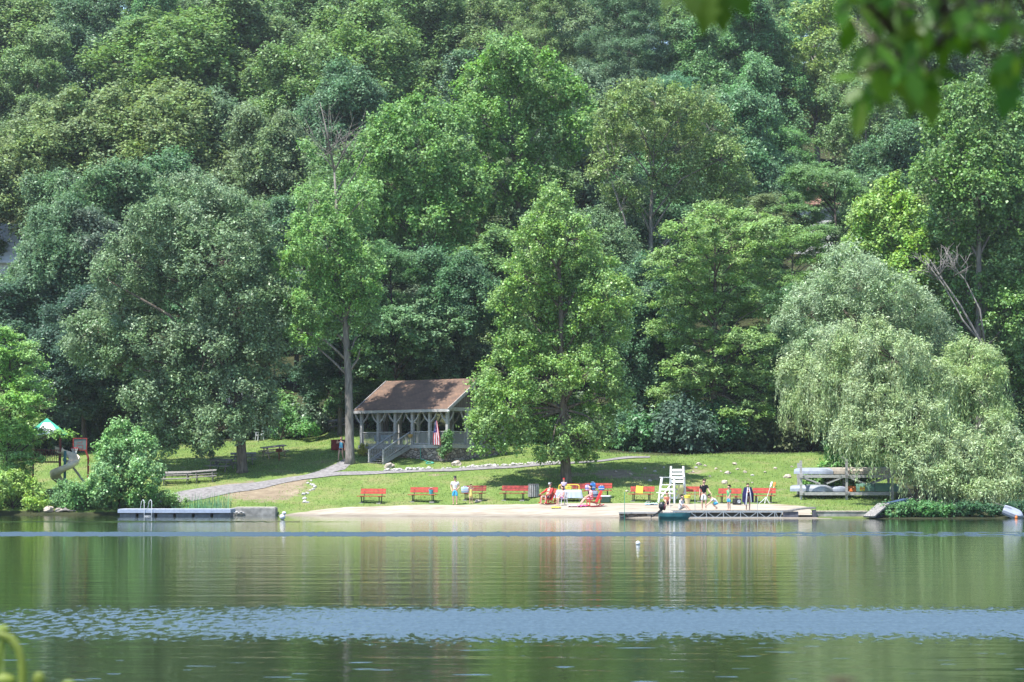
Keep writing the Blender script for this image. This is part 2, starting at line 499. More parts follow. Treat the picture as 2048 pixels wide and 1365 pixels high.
kind('shrub_b', 22, [((0, 0, 1.0), (1.9, 1.4, .9)), ((1.3, .2, .8), (1.0, 1.0, .7)), ((-1.1, -.2, .9), (1.1, 1.1, .9)), ((-.3, 0, 1.9), (.8, .8, .9)), ((.7, .1, 1.6), (.7, .7, .7))], .40, 75, .22, .15, LEAF_G, BARK_D, top=1.7, r0=.06, lower=.6)

def put_tree(name, key, x, y, h, w, color, label, cat, rz=0.0, group=None, nominal=20.0, wide=10.5):
    me, tm = KINDS[key]
    root = thing(name, label, cat, (x, y, tz(x, y) - .1), rz, group)
    root.scale = (w / wide, w / wide, h / nominal)
    link('trunk', tm, None, root)
    c = link('crown', me, None, root); crown_color(c, color)
    return root
def hill_Y(px, top, h):
    """distance at which a tree h metres tall has its top at a photo row"""
    best = None
    for Y in np.arange(186, 372, 1.0):
        x = (px - 1024) / F * Y
        e = abs(tz(x, Y) + h - zrow(top, Y))
        if best is None or e < best[0]: best = (e, Y)
    return best[1]
# ------------------------------------------------------------------ ground, lake, path
SAND_X = [540, 600, 700, 850, 1000, 1130, 1300, 1560, 1615, 1640]
SAND_Y = [153.2, 155.1, 156.7, 156.5, 155.7, 154.9, 153.9, 153.8, 152.3, 140]
EDGE_X = [0, 130, 300, 480, 600, 680, 760, 1000, 1300, 1500, 1640, 1850, 2048]
EDGE_Y = [184, 187, 187, 187, 188, 190, 188, 186, 174.5, 175, 175, 163, 158]
def project(X, Y, Z):
    dy, dz = Y, Z - H
    c = Y * CP + dz * SP
    u = -Y * SP + dz * CP
    return 1024 + X / c * F, 682.5 - u / c * F
def fractal(x, y, seed):
    r = np.random.default_rng(seed); s = np.zeros_like(x)
    for k in range(7):
        a = r.uniform(0, 6.28); f = .25 * 1.7 ** k; p = r.uniform(0, 6.28, 2)
        s += np.sin((x * math.cos(a) + y * math.sin(a)) * f + p[0] + 1.5 * np.sin((y * math.cos(a) - x * math.sin(a)) * f * .7 + p[1])) / (1 + .45 * k)
    return s / 3
gx = np.concatenate([np.arange(-320, -64, 16), np.arange(-64, 64.1, .4), np.arange(80, 321, 16)])
gy = np.concatenate([np.arange(-60, 0, 6), np.arange(0, 9, .5), np.array([9, 30, 59.9, 60.1, 90, 120, 130]), np.arange(134, 196, .35), np.arange(196, 400, 3.0), np.array([420, 460, 520, 620.])])
GX, GY = np.meshgrid(gx, gy)
GZ = terrain(GX, GY)
nx, ny = len(gx), len(gy)
V = np.stack([GX, GY, GZ], -1).reshape(-1, 3)
ii = np.arange(ny - 1)[:, None] * nx + np.arange(nx - 1)[None]
Q = np.stack([ii, ii + 1, ii + 1 + nx, ii + nx], -1).reshape(-1, 4)

m, n, l, b = newmat('ground_surface')
at_ = n.new('ShaderNodeAttribute'); at_.attribute_name = 'surf'
sp_ = n.new('ShaderNodeSeparateColor'); l.new(at_.outputs['Color'], sp_.inputs[0])
tc = n.new('ShaderNodeTexCoord')
def noise(scale, detail=4, stretch=None, rough=.55):
    z = n.new('ShaderNodeTexNoise'); z.inputs['Scale'].default_value = scale; z.inputs['Detail'].default_value = detail; z.inputs['Roughness'].default_value = rough
    if stretch:
        mp = n.new('ShaderNodeMapping'); mp.inputs['Scale'].default_value = stretch; l.new(tc.outputs['Object'], mp.inputs[0]); l.new(mp.outputs[0], z.inputs['Vector'])
    else: l.new(tc.outputs['Object'], z.inputs['Vector'])
    return z
def ramp(src, stops):
    r = n.new('ShaderNodeValToRGB'); e = r.color_ramp.elements
    while len(e) < len(stops): e.new(.5)
    for k, (p, c) in enumerate(stops): e[k].position = p; e[k].color = (*c, 1) if len(c) == 3 else c
    l.new(src, r.inputs[0]); return r
def mixc(f, a, b_, bt='MIX'):
    x = n.new('ShaderNodeMix'); x.data_type = 'RGBA'; x.blend_type = bt
    if hasattr(f, 'is_linked'): l.new(f, x.inputs[0])
    else: x.inputs[0].default_value = f
    l.new(a, x.inputs[6]); l.new(b_, x.inputs[7]); return x.outputs[2]
g1 = ramp(noise(.35, 5).outputs[0], [(.3, (.082, .135, .032)), (.5, (.120, .172, .045)), (.68, (.170, .175, .070))])
g2 = ramp(noise(3.5, 6, rough=.7).outputs[0], [(.3, (.55, .58, .5)), (.5, (1, 1, 1)), (.72, (1.3, 1.25, 1.1))])
grass = mixc(.85, g1.outputs[0], g2.outputs[0], 'MULTIPLY')
d1 = ramp(noise(1.2, 6, rough=.7).outputs[0], [(.3, (.15, .115, .08)), (.55, (.22, .175, .12)), (.75, (.30, .25, .18))])
s1 = ramp(noise(.7, 6, (1, 2.2, 1), .65).outputs[0], [(.3, (.215, .175, .135)), (.55, (.315, .275, .22)), (.75, (.39, .355, .295))])
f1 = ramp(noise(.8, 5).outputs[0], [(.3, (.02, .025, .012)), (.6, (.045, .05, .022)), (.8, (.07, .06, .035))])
nb = noise(1.6, 5, rough=.7)
def edge(chan, amt=.5):
    a = n.new('ShaderNodeMath'); a.operation = 'SUBTRACT'; l.new(nb.outputs[0], a.inputs[0]); a.inputs[1].default_value = .5
    c = n.new('ShaderNodeMath'); c.operation = 'MULTIPLY_ADD'; l.new(a.outputs[0], c.inputs[0]); c.inputs[1].default_value = amt; l.new(chan, c.inputs[2])
    r = n.new('ShaderNodeMapRange'); r.interpolation_type = 'SMOOTHSTEP'; r.inputs['From Min'].default_value = .38; r.inputs['From Max'].default_value = .62
    l.new(c.outputs[0], r.inputs['Value']); return r.outputs[0]
cdirt = mixc(edge(sp_.outputs[1], 1.1), grass, d1.outputs[0])
csand = mixc(edge(sp_.outputs[0], .5), cdirt, s1.outputs[0])
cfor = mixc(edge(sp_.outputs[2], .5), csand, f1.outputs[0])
# damp, darker sand just over the waterline
sx = n.new('ShaderNodeSeparateXYZ'); l.new(tc.outputs['Object'], sx.inputs[0])
wet = n.new('ShaderNodeMapRange'); wet.inputs['From Min'].default_value = .02; wet.inputs['From Max'].default_value = .17; wet.inputs['To Min'].default_value = .62; wet.inputs['To Max'].default_value = 1
l.new(sx.outputs[2], wet.inputs['Value'])
cw = n.new('ShaderNodeMix'); cw.data_type = 'RGBA'; cw.blend_type = 'MULTIPLY'; cw.inputs[0].default_value = 1
l.new(cfor, cw.inputs[6]); l.new(wet.outputs[0], cw.inputs[7])
l.new(cw.outputs[2], b.inputs['Base Color'])
b.inputs['Roughness'].default_value = .95; b.inputs['Specular IOR Level'].default_value = .1
bp = n.new('ShaderNodeBump'); bp.inputs['Strength'].default_value = .6; bp.inputs['Distance'].default_value = .06
l.new(noise(6, 5).outputs[0], bp.inputs['Height']); l.new(bp.outputs[0], b.inputs['Normal'])
GROUND = m
me = mesh_quads('ground', V, Q, GROUND)
px_, py_ = project(GX, np.maximum(GY, 1), GZ)
sandtop = np.interp(px_, SAND_X, SAND_Y, left=0, right=0)
sand = np.clip(.5 + (sandtop - GY + .5 * fractal(GX, GY, 5)) / .9, 0, 1) * (GY > 60)
sand = np.where((GY > 60) & (GZ < .02) & (px_ > 520) & (px_ < 1660), 1, sand)
dirt = np.zeros_like(GX)
for cx_, cy_, rx_, ry_, a_ in [(515, 982, 105, 24, .95), (590, 965, 40, 14, .8), (1230, 948, 60, 14, .7), (1300, 955, 70, 12, .62), (1390, 945, 50, 10, .55), (1180, 968, 35, 8, .5), (1480, 960, 60, 10, .45),
                               (880, 950, 60, 5, .5), (640, 925, 60, 7, .42), (560, 905, 40, 8, .4), (1150, 950, 60, 8, .6), (1060, 930, 40, 5, .5), (1560, 980, 40, 7, .45), (820, 935, 30, 4, .5), (250, 960, 60, 10, .4)]:
    dirt = np.maximum(dirt, a_ * np.exp(-(((px_ - cx_) / rx_) ** 2 + ((py_ - cy_) / ry_) ** 2)))
dirt += .08 * fractal(GX * 2, GY * 2, 9)
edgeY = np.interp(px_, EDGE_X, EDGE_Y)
forest_and_shade = np.clip(.5 + (GY - edgeY) / 3 + .15 * fractal(GX, GY, 7), 0, 1)
forest_and_shade = np.maximum(forest_and_shade, np.where((GY > 60) & (GZ < .22) & ((px_ < 520) | (px_ > 1740)), 1, 0))
forest_and_shade = np.maximum(forest_and_shade, np.clip((px_ - 1770) / 40, 0, 1) * (GY > 60))  # shade under the willow painted in as dark floor colour
surf = np.stack([sand, np.clip(dirt, 0, 1) * (1 - sand), forest_and_shade, np.ones_like(GX)], -1).reshape(-1, 4).astype(np.float32)
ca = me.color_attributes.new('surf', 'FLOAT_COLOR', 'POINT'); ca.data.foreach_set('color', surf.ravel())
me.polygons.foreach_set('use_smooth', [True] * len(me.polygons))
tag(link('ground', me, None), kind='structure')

# ---- the lake: one level sheet; cat's-paws of wind ripples cross the calm in two belts
m, n, l, b = newmat('lake_surface')
tc = n.new('ShaderNodeTexCoord')
sx = n.new('ShaderNodeSeparateXYZ'); l.new(tc.outputs['Object'], sx.inputs[0])
def mth(op, a, b_=None, c=None):
    x = n.new('ShaderNodeMath'); x.operation = op
    for k, q in enumerate((a, b_, c)):
        if q is None: continue
        if isinstance(q, (int, float)): x.inputs[k].default_value = q
        else: l.new(q, x.inputs[k])
    return x.outputs[0]
def rng_(v, a, b_, c=0.0, d=1.0, smooth=True):
    r = n.new('ShaderNodeMapRange'); r.interpolation_type = 'SMOOTHSTEP' if smooth else 'LINEAR'
    for k, q in zip(('From Min', 'From Max', 'To Min', 'To Max'), (a, b_, c, d)): r.inputs[k].default_value = q
    l.new(v, r.inputs['Value']); return r.outputs[0]
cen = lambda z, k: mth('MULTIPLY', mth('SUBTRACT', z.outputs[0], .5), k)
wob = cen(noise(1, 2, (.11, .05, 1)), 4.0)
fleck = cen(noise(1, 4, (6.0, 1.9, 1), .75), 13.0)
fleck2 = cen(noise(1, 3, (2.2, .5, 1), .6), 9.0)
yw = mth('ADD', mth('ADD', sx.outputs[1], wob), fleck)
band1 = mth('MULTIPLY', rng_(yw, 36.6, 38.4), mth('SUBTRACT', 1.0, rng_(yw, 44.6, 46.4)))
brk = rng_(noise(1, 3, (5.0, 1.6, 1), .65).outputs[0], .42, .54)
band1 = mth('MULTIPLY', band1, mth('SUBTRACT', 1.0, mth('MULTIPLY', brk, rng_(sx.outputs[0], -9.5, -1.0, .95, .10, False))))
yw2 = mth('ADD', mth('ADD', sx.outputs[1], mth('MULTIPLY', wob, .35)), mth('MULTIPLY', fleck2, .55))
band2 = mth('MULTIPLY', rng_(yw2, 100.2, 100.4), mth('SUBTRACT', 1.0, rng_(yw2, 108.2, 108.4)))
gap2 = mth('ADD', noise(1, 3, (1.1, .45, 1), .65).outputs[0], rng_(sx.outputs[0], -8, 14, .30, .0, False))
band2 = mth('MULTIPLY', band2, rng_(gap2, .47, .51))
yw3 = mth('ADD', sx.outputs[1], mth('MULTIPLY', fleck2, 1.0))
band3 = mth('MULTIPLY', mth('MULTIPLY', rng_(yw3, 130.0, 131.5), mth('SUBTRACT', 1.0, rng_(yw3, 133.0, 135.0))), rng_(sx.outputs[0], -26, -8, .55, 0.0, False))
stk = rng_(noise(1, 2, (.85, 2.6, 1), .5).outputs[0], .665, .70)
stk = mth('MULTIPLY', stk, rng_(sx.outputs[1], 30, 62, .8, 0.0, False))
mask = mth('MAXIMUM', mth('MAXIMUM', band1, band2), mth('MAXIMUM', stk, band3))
b.inputs['Base Color'].default_value = (.018, .029, .011, 1)
l.new(rng_(mask, 0, 1, 1.4, 2.2, False), b.inputs['IOR']); l.new(rng_(mask, 0, 1, .5, 1.0, False), b.inputs['Specular IOR Level'])  # reflectance raised inside the ripple belts to brighten their mirrored sky
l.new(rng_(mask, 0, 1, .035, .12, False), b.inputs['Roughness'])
bp = n.new('ShaderNodeBump'); bp.inputs['Strength'].default_value = 1.0; bp.inputs['Distance'].default_value = .0075
hs_ = mth('MULTIPLY_ADD', noise(1, 3, (2.2, 9.0, 1)).outputs[0], .32, noise(1, 3, (1.3, 2.4, 1)).outputs[0])
hs_ = mth('MULTIPLY_ADD', noise(1, 2, (.16, .75, 1), .5).outputs[0], 2.6, hs_)
l.new(hs_, bp.inputs['Height'])
# ripple faces: long slopes lying towards the near shore, their backs hidden
ty = mth('MULTIPLY', mth('MULTIPLY', mth('ADD', cen(noise(1, 3, (11.0, 3.4, 1), .7), .32), -.168), mask), rng_(sx.outputs[1], 60, 95, 1.0, 1.6, False))
tx = mth('MULTIPLY', cen(noise(1, 3, (4.0, 3.0, 1), .6), .22), mask)
cv = n.new('ShaderNodeCombineXYZ'); l.new(tx, cv.inputs[0]); l.new(ty, cv.inputs[1])
va = n.new('ShaderNodeVectorMath'); va.operation = 'ADD'; l.new(bp.outputs[0], va.inputs[0]); l.new(cv.outputs[0], va.inputs[1])
vn = n.new('ShaderNodeVectorMath'); vn.operation = 'NORMALIZE'; l.new(va.outputs[0], vn.inputs[0]); l.new(vn.outputs[0], b.inputs['Normal'])
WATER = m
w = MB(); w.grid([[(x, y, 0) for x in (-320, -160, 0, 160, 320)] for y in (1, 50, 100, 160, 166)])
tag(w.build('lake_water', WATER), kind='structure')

# ---- the asphalt path: a sheet lying just over the ground
ASPH = M('asphalt', (.20, .188, .185), .9, .15, .2, 4.0, bump=.4)
def ribbon(name, mat, L, Rr, lift=.035, sub=10):
    """edges given as photo points on the ground"""
    def dense(E):
        P = [G(*e) for e in E]; out = []
        for a, c in zip(P[:-1], P[1:]):
            for k in range(sub): out.append(a.lerp(c, k / sub))
        return out + [P[-1]]
    A, B = dense(L), dense(Rr); mb = MB(); rows = []
    for p, q in zip(A, B):
        row = []
        for k in range(7):
            s = p.lerp(q, k / 6); row.append((s.x, s.y, tz(s.x, s.y) + lift))
        rows.append(row)
    mb.grid(rows)
    return mb.build(name, mat, smooth=True)
tag(ribbon('asphalt_path', ASPH, [(300, 996), (360, 984), (420, 975), (520, 965), (600, 953), (640, 942), (672, 929), (690, 918)],
           [(318, 1010), (380, 1004), (440, 992), (530, 977), (602, 961), (650, 950), (690, 940), (706, 926)]), kind='structure')
tag(ribbon('upper_path', ASPH, [(600, 952.5), (690, 945), (780, 943.5), (900, 939), (1000, 934), (1130, 926), (1220, 919), (1300, 914)],
           [(602, 960.5), (690, 952), (780, 948), (900, 944.5), (1000, 938.5), (1130, 930), (1220, 922.5), (1300, 917)], lift=.05), kind='structure')

# ---- grass blades over the lawn: one mass nobody could count
rng = np.random.default_rng(77)
N = 150000
Yg = rng.uniform(147, 192, N); pxg = rng.uniform(-60, 2100, N)
Xg = (pxg - 1024) / F * Yg
Zg = terrain(Xg, Yg)
_, pyg = project(Xg, Yg, Zg)
ok = (Zg > .25) & (Yg > np.interp(pxg, SAND_X, SAND_Y, left=0, right=0) + .25 + .5 * fractal(Xg, Yg, 5)) & (Yg < np.interp(pxg, EDGE_X, EDGE_Y) + 1.5) & (pxg < 1790)
dd = np.zeros(N)
for cx_, cy_, rx_, ry_ in [(515, 982, 105, 24), (590, 965, 40, 14), (1230, 948, 60, 12), (1390, 945, 50, 9)]:
    dd = np.maximum(dd, np.exp(-(((pxg - cx_) / rx_) ** 2 + ((pyg - cy_) / ry_) ** 2)))
ok &= dd < rng.uniform(.15, .9, N)
pathmid = np.interp(pxg, [300, 345, 410, 475, 560, 601, 690, 780, 900, 1000, 1130, 1260], [1000, 993, 984, 975, 962, 957, 948.5, 946, 942, 936, 928, 917])
ok &= ~((np.abs(pyg - pathmid) < np.where(pxg < 600, 9, 3.5)) & (pxg < 1300) & (pxg > 290))
ok &= ~((pxg > 600) & (pxg < 706) & (pyg < 958) & (pyg > 918) & (np.abs(pyg - np.interp(pxg, [600, 645, 681, 700], [957, 946, 934, 922])) < 7))
Xg, Yg, Zg = Xg[ok], Yg[ok], Zg[ok]; N = len(Xg)
hgt_ = rng.uniform(.03, .10, N) * (1 + 1.2 * (rng.random(N) < .04)); ang = rng.uniform(0, 6.28, N); wv = rng.uniform(.012, .03, N)
dx, dy = np.cos(ang) * wv, np.sin(ang) * wv; lean = rng.normal(size=(N, 2)) * .04
P = np.stack([Xg, Yg, Zg - .01], 1)
Vg = np.stack([P - np.stack([dx, dy, 0 * dx], 1), P + np.stack([dx, dy, 0 * dx], 1), P + np.stack([lean[:, 0] + dx * .3, lean[:, 1] + dy * .3, hgt_], 1), P + np.stack([lean[:, 0] - dx * .3, lean[:, 1] - dy * .3, hgt_], 1)], 1).reshape(-1, 3)
GRASSM = leaf_mat('grass_blade', .6, .2, .3, .4)
o = link('grass', mesh_quads('grass', Vg, np.arange(N * 4).reshape(-1, 4), GRASSM), None)
crown_color(o, (.10, .15, .036)); tag(o, kind='stuff')
# ------------------------------------------------------------------ the trees one sees best, each with its own crown
rngf = random.Random(4)
def dead_branches(pts_list):
    def f(mb, base, rng):
        for pts, r in pts_list:
            P = [Vector(p) - base for p in pts]
            n = len(P)
            mb.tube(P, [r * (1 - .8 * i / (n - 1)) for i in range(n)], 6)
    return f
def fan(Y, stem, n, spread, length, seed, droop=0.0):
    """thin bare twigs fanning from a stem end (photo points)"""
    r = random.Random(seed); out = []
    for k in range(n):
        a = math.radians(-90 + spread * (2 * r.random() - 1)); L = length * r.uniform(.5, 1)
        x, y = stem[0] + r.uniform(-8, 8), stem[1] + r.uniform(-6, 18)
        dy = r.uniform(-1.2, 1.2)
        p1 = (x + .5 * L * math.cos(a) + r.uniform(-5, 5), y + .5 * L * math.sin(a)); p2 = (x + L * math.cos(a), y + L * math.sin(a) + droop * L)
        out.append(([at(x, y, Y), at(*p1, Y + dy * .5), at(*p2, Y + dy)], .036))
        for j in range(3):
            t = r.uniform(.3, .9); q = (x + t * L * math.cos(a), y + t * L * math.sin(a)); b = a + r.choice((-1, 1)) * r.uniform(.3, .9)
            out.append(([at(*q, Y + dy * t), at(q[0] + .3 * L * math.cos(b), q[1] + .3 * L * math.sin(b), Y + dy * t + r.uniform(-.5, .5))], .02))
    return out

p = G(485, 945); Yo = p.y
hero('oak_tree', 'big grey-green oak with a thick bare trunk over the picnic tables', 'tree', p, at(455, 560, Yo),
     [(385, 430, 80, 85), (350, 480, 70, 70), (470, 460, 80, 75), (265, 530, 62, 62), (420, 530, 90, 70), (500, 540, 60, 70), (330, 590, 90, 70), (470, 620, 85, 75), (240, 640, 75, 60), (215, 560, 40, 40), (180, 660, 45, 35), (550, 600, 30, 50), (545, 720, 30, 50), (300, 440, 45, 45),
      (190, 695, 65, 42), (300, 690, 90, 65), (420, 700, 90, 70), (510, 690, 45, 70), (370, 780, 90, 65), (470, 790, 75, 60), (350, 850, 60, 50), (290, 800, 45, 40), (440, 860, 55, 45), (520, 820, 40, 55), (230, 730, 40, 35), (410, 890, 40, 22), (330, 895, 35, 20)],
     Yo, (.098, .148, .066), 101, size=.62, per=105, fill=1.15, ln=.21, wd=.12, mat=LEAF_G, bark=BARK, r0=.38, spread=.75, twigs=.3, limb=.45)

p = G(700, 928); Yp = p.y
hero('ash_tree', 'tall slim tree with a long bare trunk and dead top beside the pavilion', 'tree', p, at(668, 330, Yp),
     [(650, 480, 70, 60), (705, 500, 50, 75), (610, 540, 60, 55), (730, 560, 40, 60), (670, 560, 60, 60), (640, 610, 55, 45), (590, 620, 40, 40), (715, 610, 45, 45), (685, 430, 50, 40), (725, 400, 36, 40), (630, 400, 40, 35), (610, 665, 40, 30), (655, 665, 45, 28), (735, 650, 30, 30), (575, 675, 28, 16), (705, 345, 24, 20), (612, 300, 22, 18), (720, 700, 20, 16)],
     Yp, (.108, .195, .055), 102, size=.52, per=80, ln=.2, wd=.11, bark=BARK_P, r0=.33, spread=.7, twigs=.35, trunk_mid=[at(697, 760, Yp), at(690, 640, Yp), at(676, 480, Yp)],
     extra=dead_branches(fan(Yp, (655, 300), 12, 60, 110, 3) + fan(Yp, (690, 310), 8, 70, 80, 5) + [([at(668, 340, Yp), at(655, 270, Yp), at(640, 205, Yp)], .10), ([at(668, 345, Yp), at(690, 300, Yp), at(725, 255, Yp)], .08), ([at(672, 410, Yp), at(720, 330, Yp), at(735, 300, Yp)], .06)]))

p = G(1133, 968); Yc = p.y
hero('poplar_tree', 'broad light green poplar growing on the bank behind the white table', 'tree', p, at(1110, 420, Yc),
     [(1105, 420, 36, 52), (1075, 480, 50, 50), (1140, 480, 55, 55), (1100, 540, 70, 50), (1180, 545, 60, 55), (1215, 600, 60, 50), (1050, 560, 45, 45), (1140, 610, 75, 55), (1070, 630, 60, 50), (1010, 615, 35, 35), (1200, 660, 70, 50), (1120, 690, 75, 50), (1040, 690, 50, 40),
      (1005, 745, 45, 40), (1090, 760, 70, 50), (1190, 735, 60, 42), (968, 785, 34, 36), (1030, 810, 52, 38), (1110, 830, 65, 45), (1200, 810, 45, 40), (1240, 800, 24, 36), (980, 850, 40, 28), (962, 822, 30, 26), (960, 855, 26, 24), (966, 888, 24, 18), (1060, 870, 55, 32), (1160, 880, 50, 34), (1215, 870, 30, 30), (1020, 890, 30, 18), (1100, 912, 34, 18), (1165, 918, 28, 16)],
     Yc, (.112, .190, .048), 103, size=.48, per=70, ln=.165, wd=.135, mat=LEAF_G, bark=BARK, r0=.36, spread=.7, twigs=.3, lower=.55)

p = on(1700, 172)
hero('white_willow_tree', 'silvery pale willow with a rounded top behind the boat rack', 'tree', p, at(1715, 560, 172),
     [(1690, 540, 55, 50), (1650, 590, 60, 50), (1730, 570, 60, 50), (1780, 600, 65, 50), (1620, 630, 65, 45), (1690, 640, 70, 50), (1760, 660, 70, 50), (1830, 630, 60, 45), (1860, 680, 50, 45), (1590, 650, 40, 30), (1640, 690, 60, 45), (1800, 700, 70, 50), (1600, 710, 30, 40)],
     172, (.150, .205, .098), 104, size=.6, per=105, ln=.22, wd=.075, mat=LEAF_W, bark=BARK, r0=.4, spread=.7, lower=.6, hang=0.2)
p = on(1845, 152)
hero('weeping_willow_tree', 'big pale weeping willow leaning over the lake beside the boat rack', 'tree', p, at(1790, 720, 158),
     [(1680, 700, 55, 45), (1730, 680, 60, 45), (1790, 720, 75, 55), (1700, 760, 70, 50), (1640, 770, 45, 40, 3), (1600, 745, 42, 36, 5), (1620, 800, 42, 36, 4), (1590, 790, 30, 34, 5), (1665, 830, 40, 34, 2), (1770, 790, 80, 55, -2), (1850, 770, 55, 50, -1), (1740, 830, 60, 40, -2), (1830, 840, 80, 55, -3), (1790, 890, 70, 40, -4), (1880, 890, 65, 45, -4), (1850, 930, 60, 35, -5), (1930, 930, 60, 45, -5), (1990, 900, 55, 55, -4), (2030, 940, 50, 50, -5), (1700, 880, 40, 26, -3), (1925, 975, 45, 24, -5), (2000, 970, 50, 28, -5), (1890, 962, 55, 30, -6), (1980, 990, 50, 26, -7), (2040, 985, 40, 30, -7)],
     156, (.165, .215, .092), 105, size=.5, per=105, ln=.2, wd=.075, mat=LEAF_W, bark=BARK_D, r0=.38, spread=.5, hang=.65, lower=.4, fill=.85)
p = on(1950, 166)
hero('weeping_willow_tree', 'narrow yellow-green weeping willow beneath the leaning dead limb', 'tree', p, at(1945, 710, 166),
     [(1940, 720, 50, 40), (1900, 760, 40, 45), (1975, 750, 40, 45), (1940, 790, 60, 50), (1900, 830, 35, 45), (1985, 820, 40, 50)],
     166, (.17, .23, .085), 106, size=.5, per=100, ln=.2, wd=.065, mat=LEAF_W, bark=BARK_D, r0=.25, spread=.5, hang=.9)

p = on(1975, 170)
root = thing('dead_tree', 'bare leaning dead tree with forked grey limbs above the willows', 'tree', p)
mb = MB()
for pts, r in [([(1975, 930), (1990, 780), (1965, 690), (1920, 610), (1885, 560), (1860, 520)], .2), ([(1965, 690), (1925, 640), (1890, 575), (1868, 545), (1850, 520)], .12), ([(1970, 690), (1960, 620), (1930, 560), (1905, 530), (1895, 505)], .11), ([(1930, 560), (1935, 530), (1920, 510)], .06), ([(1890, 575), (1880, 540), (1895, 515)], .06), ([(1885, 560), (1860, 545), (1840, 540)], .05)]:
    P = [at(x, y, 170 + .3 * i) - p for i, (x, y) in enumerate(pts)]; mb.tube(P, [.65 * r * (1 - .75 * i / (len(P) - 1)) for i in range(len(P))], 7)
for pts, r in fan(170, (1875, 545), 12, 65, 60, 8) + fan(170, (1915, 540), 10, 60, 55, 9):
    mb.tube([q - p for q in pts], [r, r * .6, r * .3][:len(pts)], 5)
mb.build('trunk', DEADW, root, smooth=True)

p = on(20, 160)
hero('locust_tree', 'fresh green feathery locust at the left edge over the playground', 'tree', p, at(20, 700, 160),
     [(20, 690, 50, 32), (-30, 720, 50, 35), (40, 730, 45, 30), (0, 770, 55, 32), (60, 780, 42, 28), (20, 815, 60, 30), (68, 818, 34, 20), (-20, 850, 60, 30), (25, 860, 45, 24), (122, 868, 20, 8, -1), (10, 900, 55, 26), (40, 912, 24, 18), (-30, 940, 60, 30), (50, 882, 28, 18), (62, 925, 24, 18), (30, 950, 40, 25), (74, 862, 20, 9)],
     160, (.125, .225, .058), 107, size=.5, per=120, ln=.19, wd=.09, bark=BARK_D, r0=.22, up=1.0, out=.35, flat=.55, spread=.6)

p = on(1425, 181)
hero('locust_tree', 'layered yellow-green locust at the wood edge left of the silvery willow', 'tree', p, at(1430, 470, 181),
     [(1430, 440, 60, 32), (1490, 450, 55, 30), (1380, 470, 60, 34), (1460, 500, 75, 34), (1540, 470, 55, 32), (1350, 530, 60, 34), (1420, 550, 70, 34), (1510, 550, 60, 32), (1370, 600, 65, 34), (1450, 620, 75, 32), (1530, 610, 55, 32), (1340, 660, 50, 30), (1410, 680, 65, 32), (1490, 690, 65, 32), (1545, 700, 45, 30), (1380, 740, 60, 32), (1460, 760, 65, 32), (1520, 770, 50, 30), (1350, 790, 50, 30), (1430, 820, 60, 30), (1500, 830, 50, 26)],
     181, (.125, .20, .060), 108, size=.58, per=110, ln=.22, wd=.11, bark=BARK, r0=.3, up=1.0, out=.35, flat=.55, spread=.8, fill=.9)

p = on(1960, 186)
hero('poplar_tree', 'tall fresh green poplar at the right edge behind the willows', 'tree', p, at(1960, 260, 186),
     [(1940, 220, 60, 60), (2010, 260, 60, 60), (1890, 280, 50, 55), (1950, 310, 70, 60), (2040, 350, 60, 60), (1870, 360, 55, 55), (1960, 390, 75, 60), (1900, 440, 60, 60), (2020, 440, 60, 60), (1960, 500, 70, 60), (1880, 540, 60, 55), (2040, 540, 60, 60), (1960, 600, 70, 60), (2030, 640, 60, 60), (2000, 730, 60, 60), (2060, 760, 50, 70), (2050, 850, 50, 50)],
     186, (.082, .150, .040), 109, size=.65, per=85, ln=.24, wd=.20, mat=LEAF_G, bark=BARK_P, r0=.4, spread=.7)
p = on(1770, 188)
hero('poplar_tree', 'bright yellow-green young poplar between the willow and the dark poplar', 'tree', p, at(1775, 440, 188),
     [(1775, 400, 45, 45), (1740, 440, 45, 45), (1810, 440, 45, 45), (1770, 490, 60, 45), (1830, 510, 45, 50), (1720, 510, 40, 45), (1790, 560, 55, 45), (1850, 580, 40, 45)],
     188, (.13, .215, .045), 110, size=.55, per=85, ln=.23, wd=.19, mat=LEAF_G, bark=BARK_P, r0=.28, spread=.7)

p = on(1035, 212)
hero('maple_tree', 'tall bright green maple with a pale trunk above the pavilion and the poplar', 'tree', p, at(1015, 180, 212),
     [(1010, 120, 55, 50), (1060, 150, 55, 50), (970, 170, 55, 50), (1030, 210, 75, 55), (1110, 190, 50, 50), (960, 240, 55, 45), (1090, 250, 65, 50), (1150, 200, 45, 40), (1160, 260, 45, 40), (1010, 280, 55, 40), (960, 310, 50, 40), (1100, 320, 55, 45), (1000, 370, 60, 45), (1060, 390, 60, 45), (940, 370, 50, 40), (1010, 440, 60, 40)],
     212, (.098, .182, .047), 111, size=.68, per=90, ln=.24, wd=.19, bark=BARK_P, r0=.3, spread=.75, fill=.95, trunk_mid=[at(1040, 450, 212), at(1028, 320, 212), at(1022, 250, 212)])
p = on(850, 203)
hero('maple_tree', 'wide bright green maple behind and above the pavilion roof', 'tree', p, at(845, 300, 203),
     [(780, 260, 50, 45), (840, 235, 50, 45), (890, 255, 50, 45), (760, 310, 50, 50), (830, 310, 70, 55), (900, 320, 55, 50), (780, 370, 60, 55), (860, 380, 70, 55), (930, 390, 45, 50), (800, 440, 65, 55), (880, 450, 65, 55), (760, 430, 45, 45), (840, 510, 70, 50), (910, 520, 50, 50), (780, 520, 50, 45)],
     203, (.088, .165, .045), 112, size=.68, per=90, ln=.24, wd=.19, bark=BARK, r0=.32, spread=.75, fill=.95)
p = on(1300, 206)
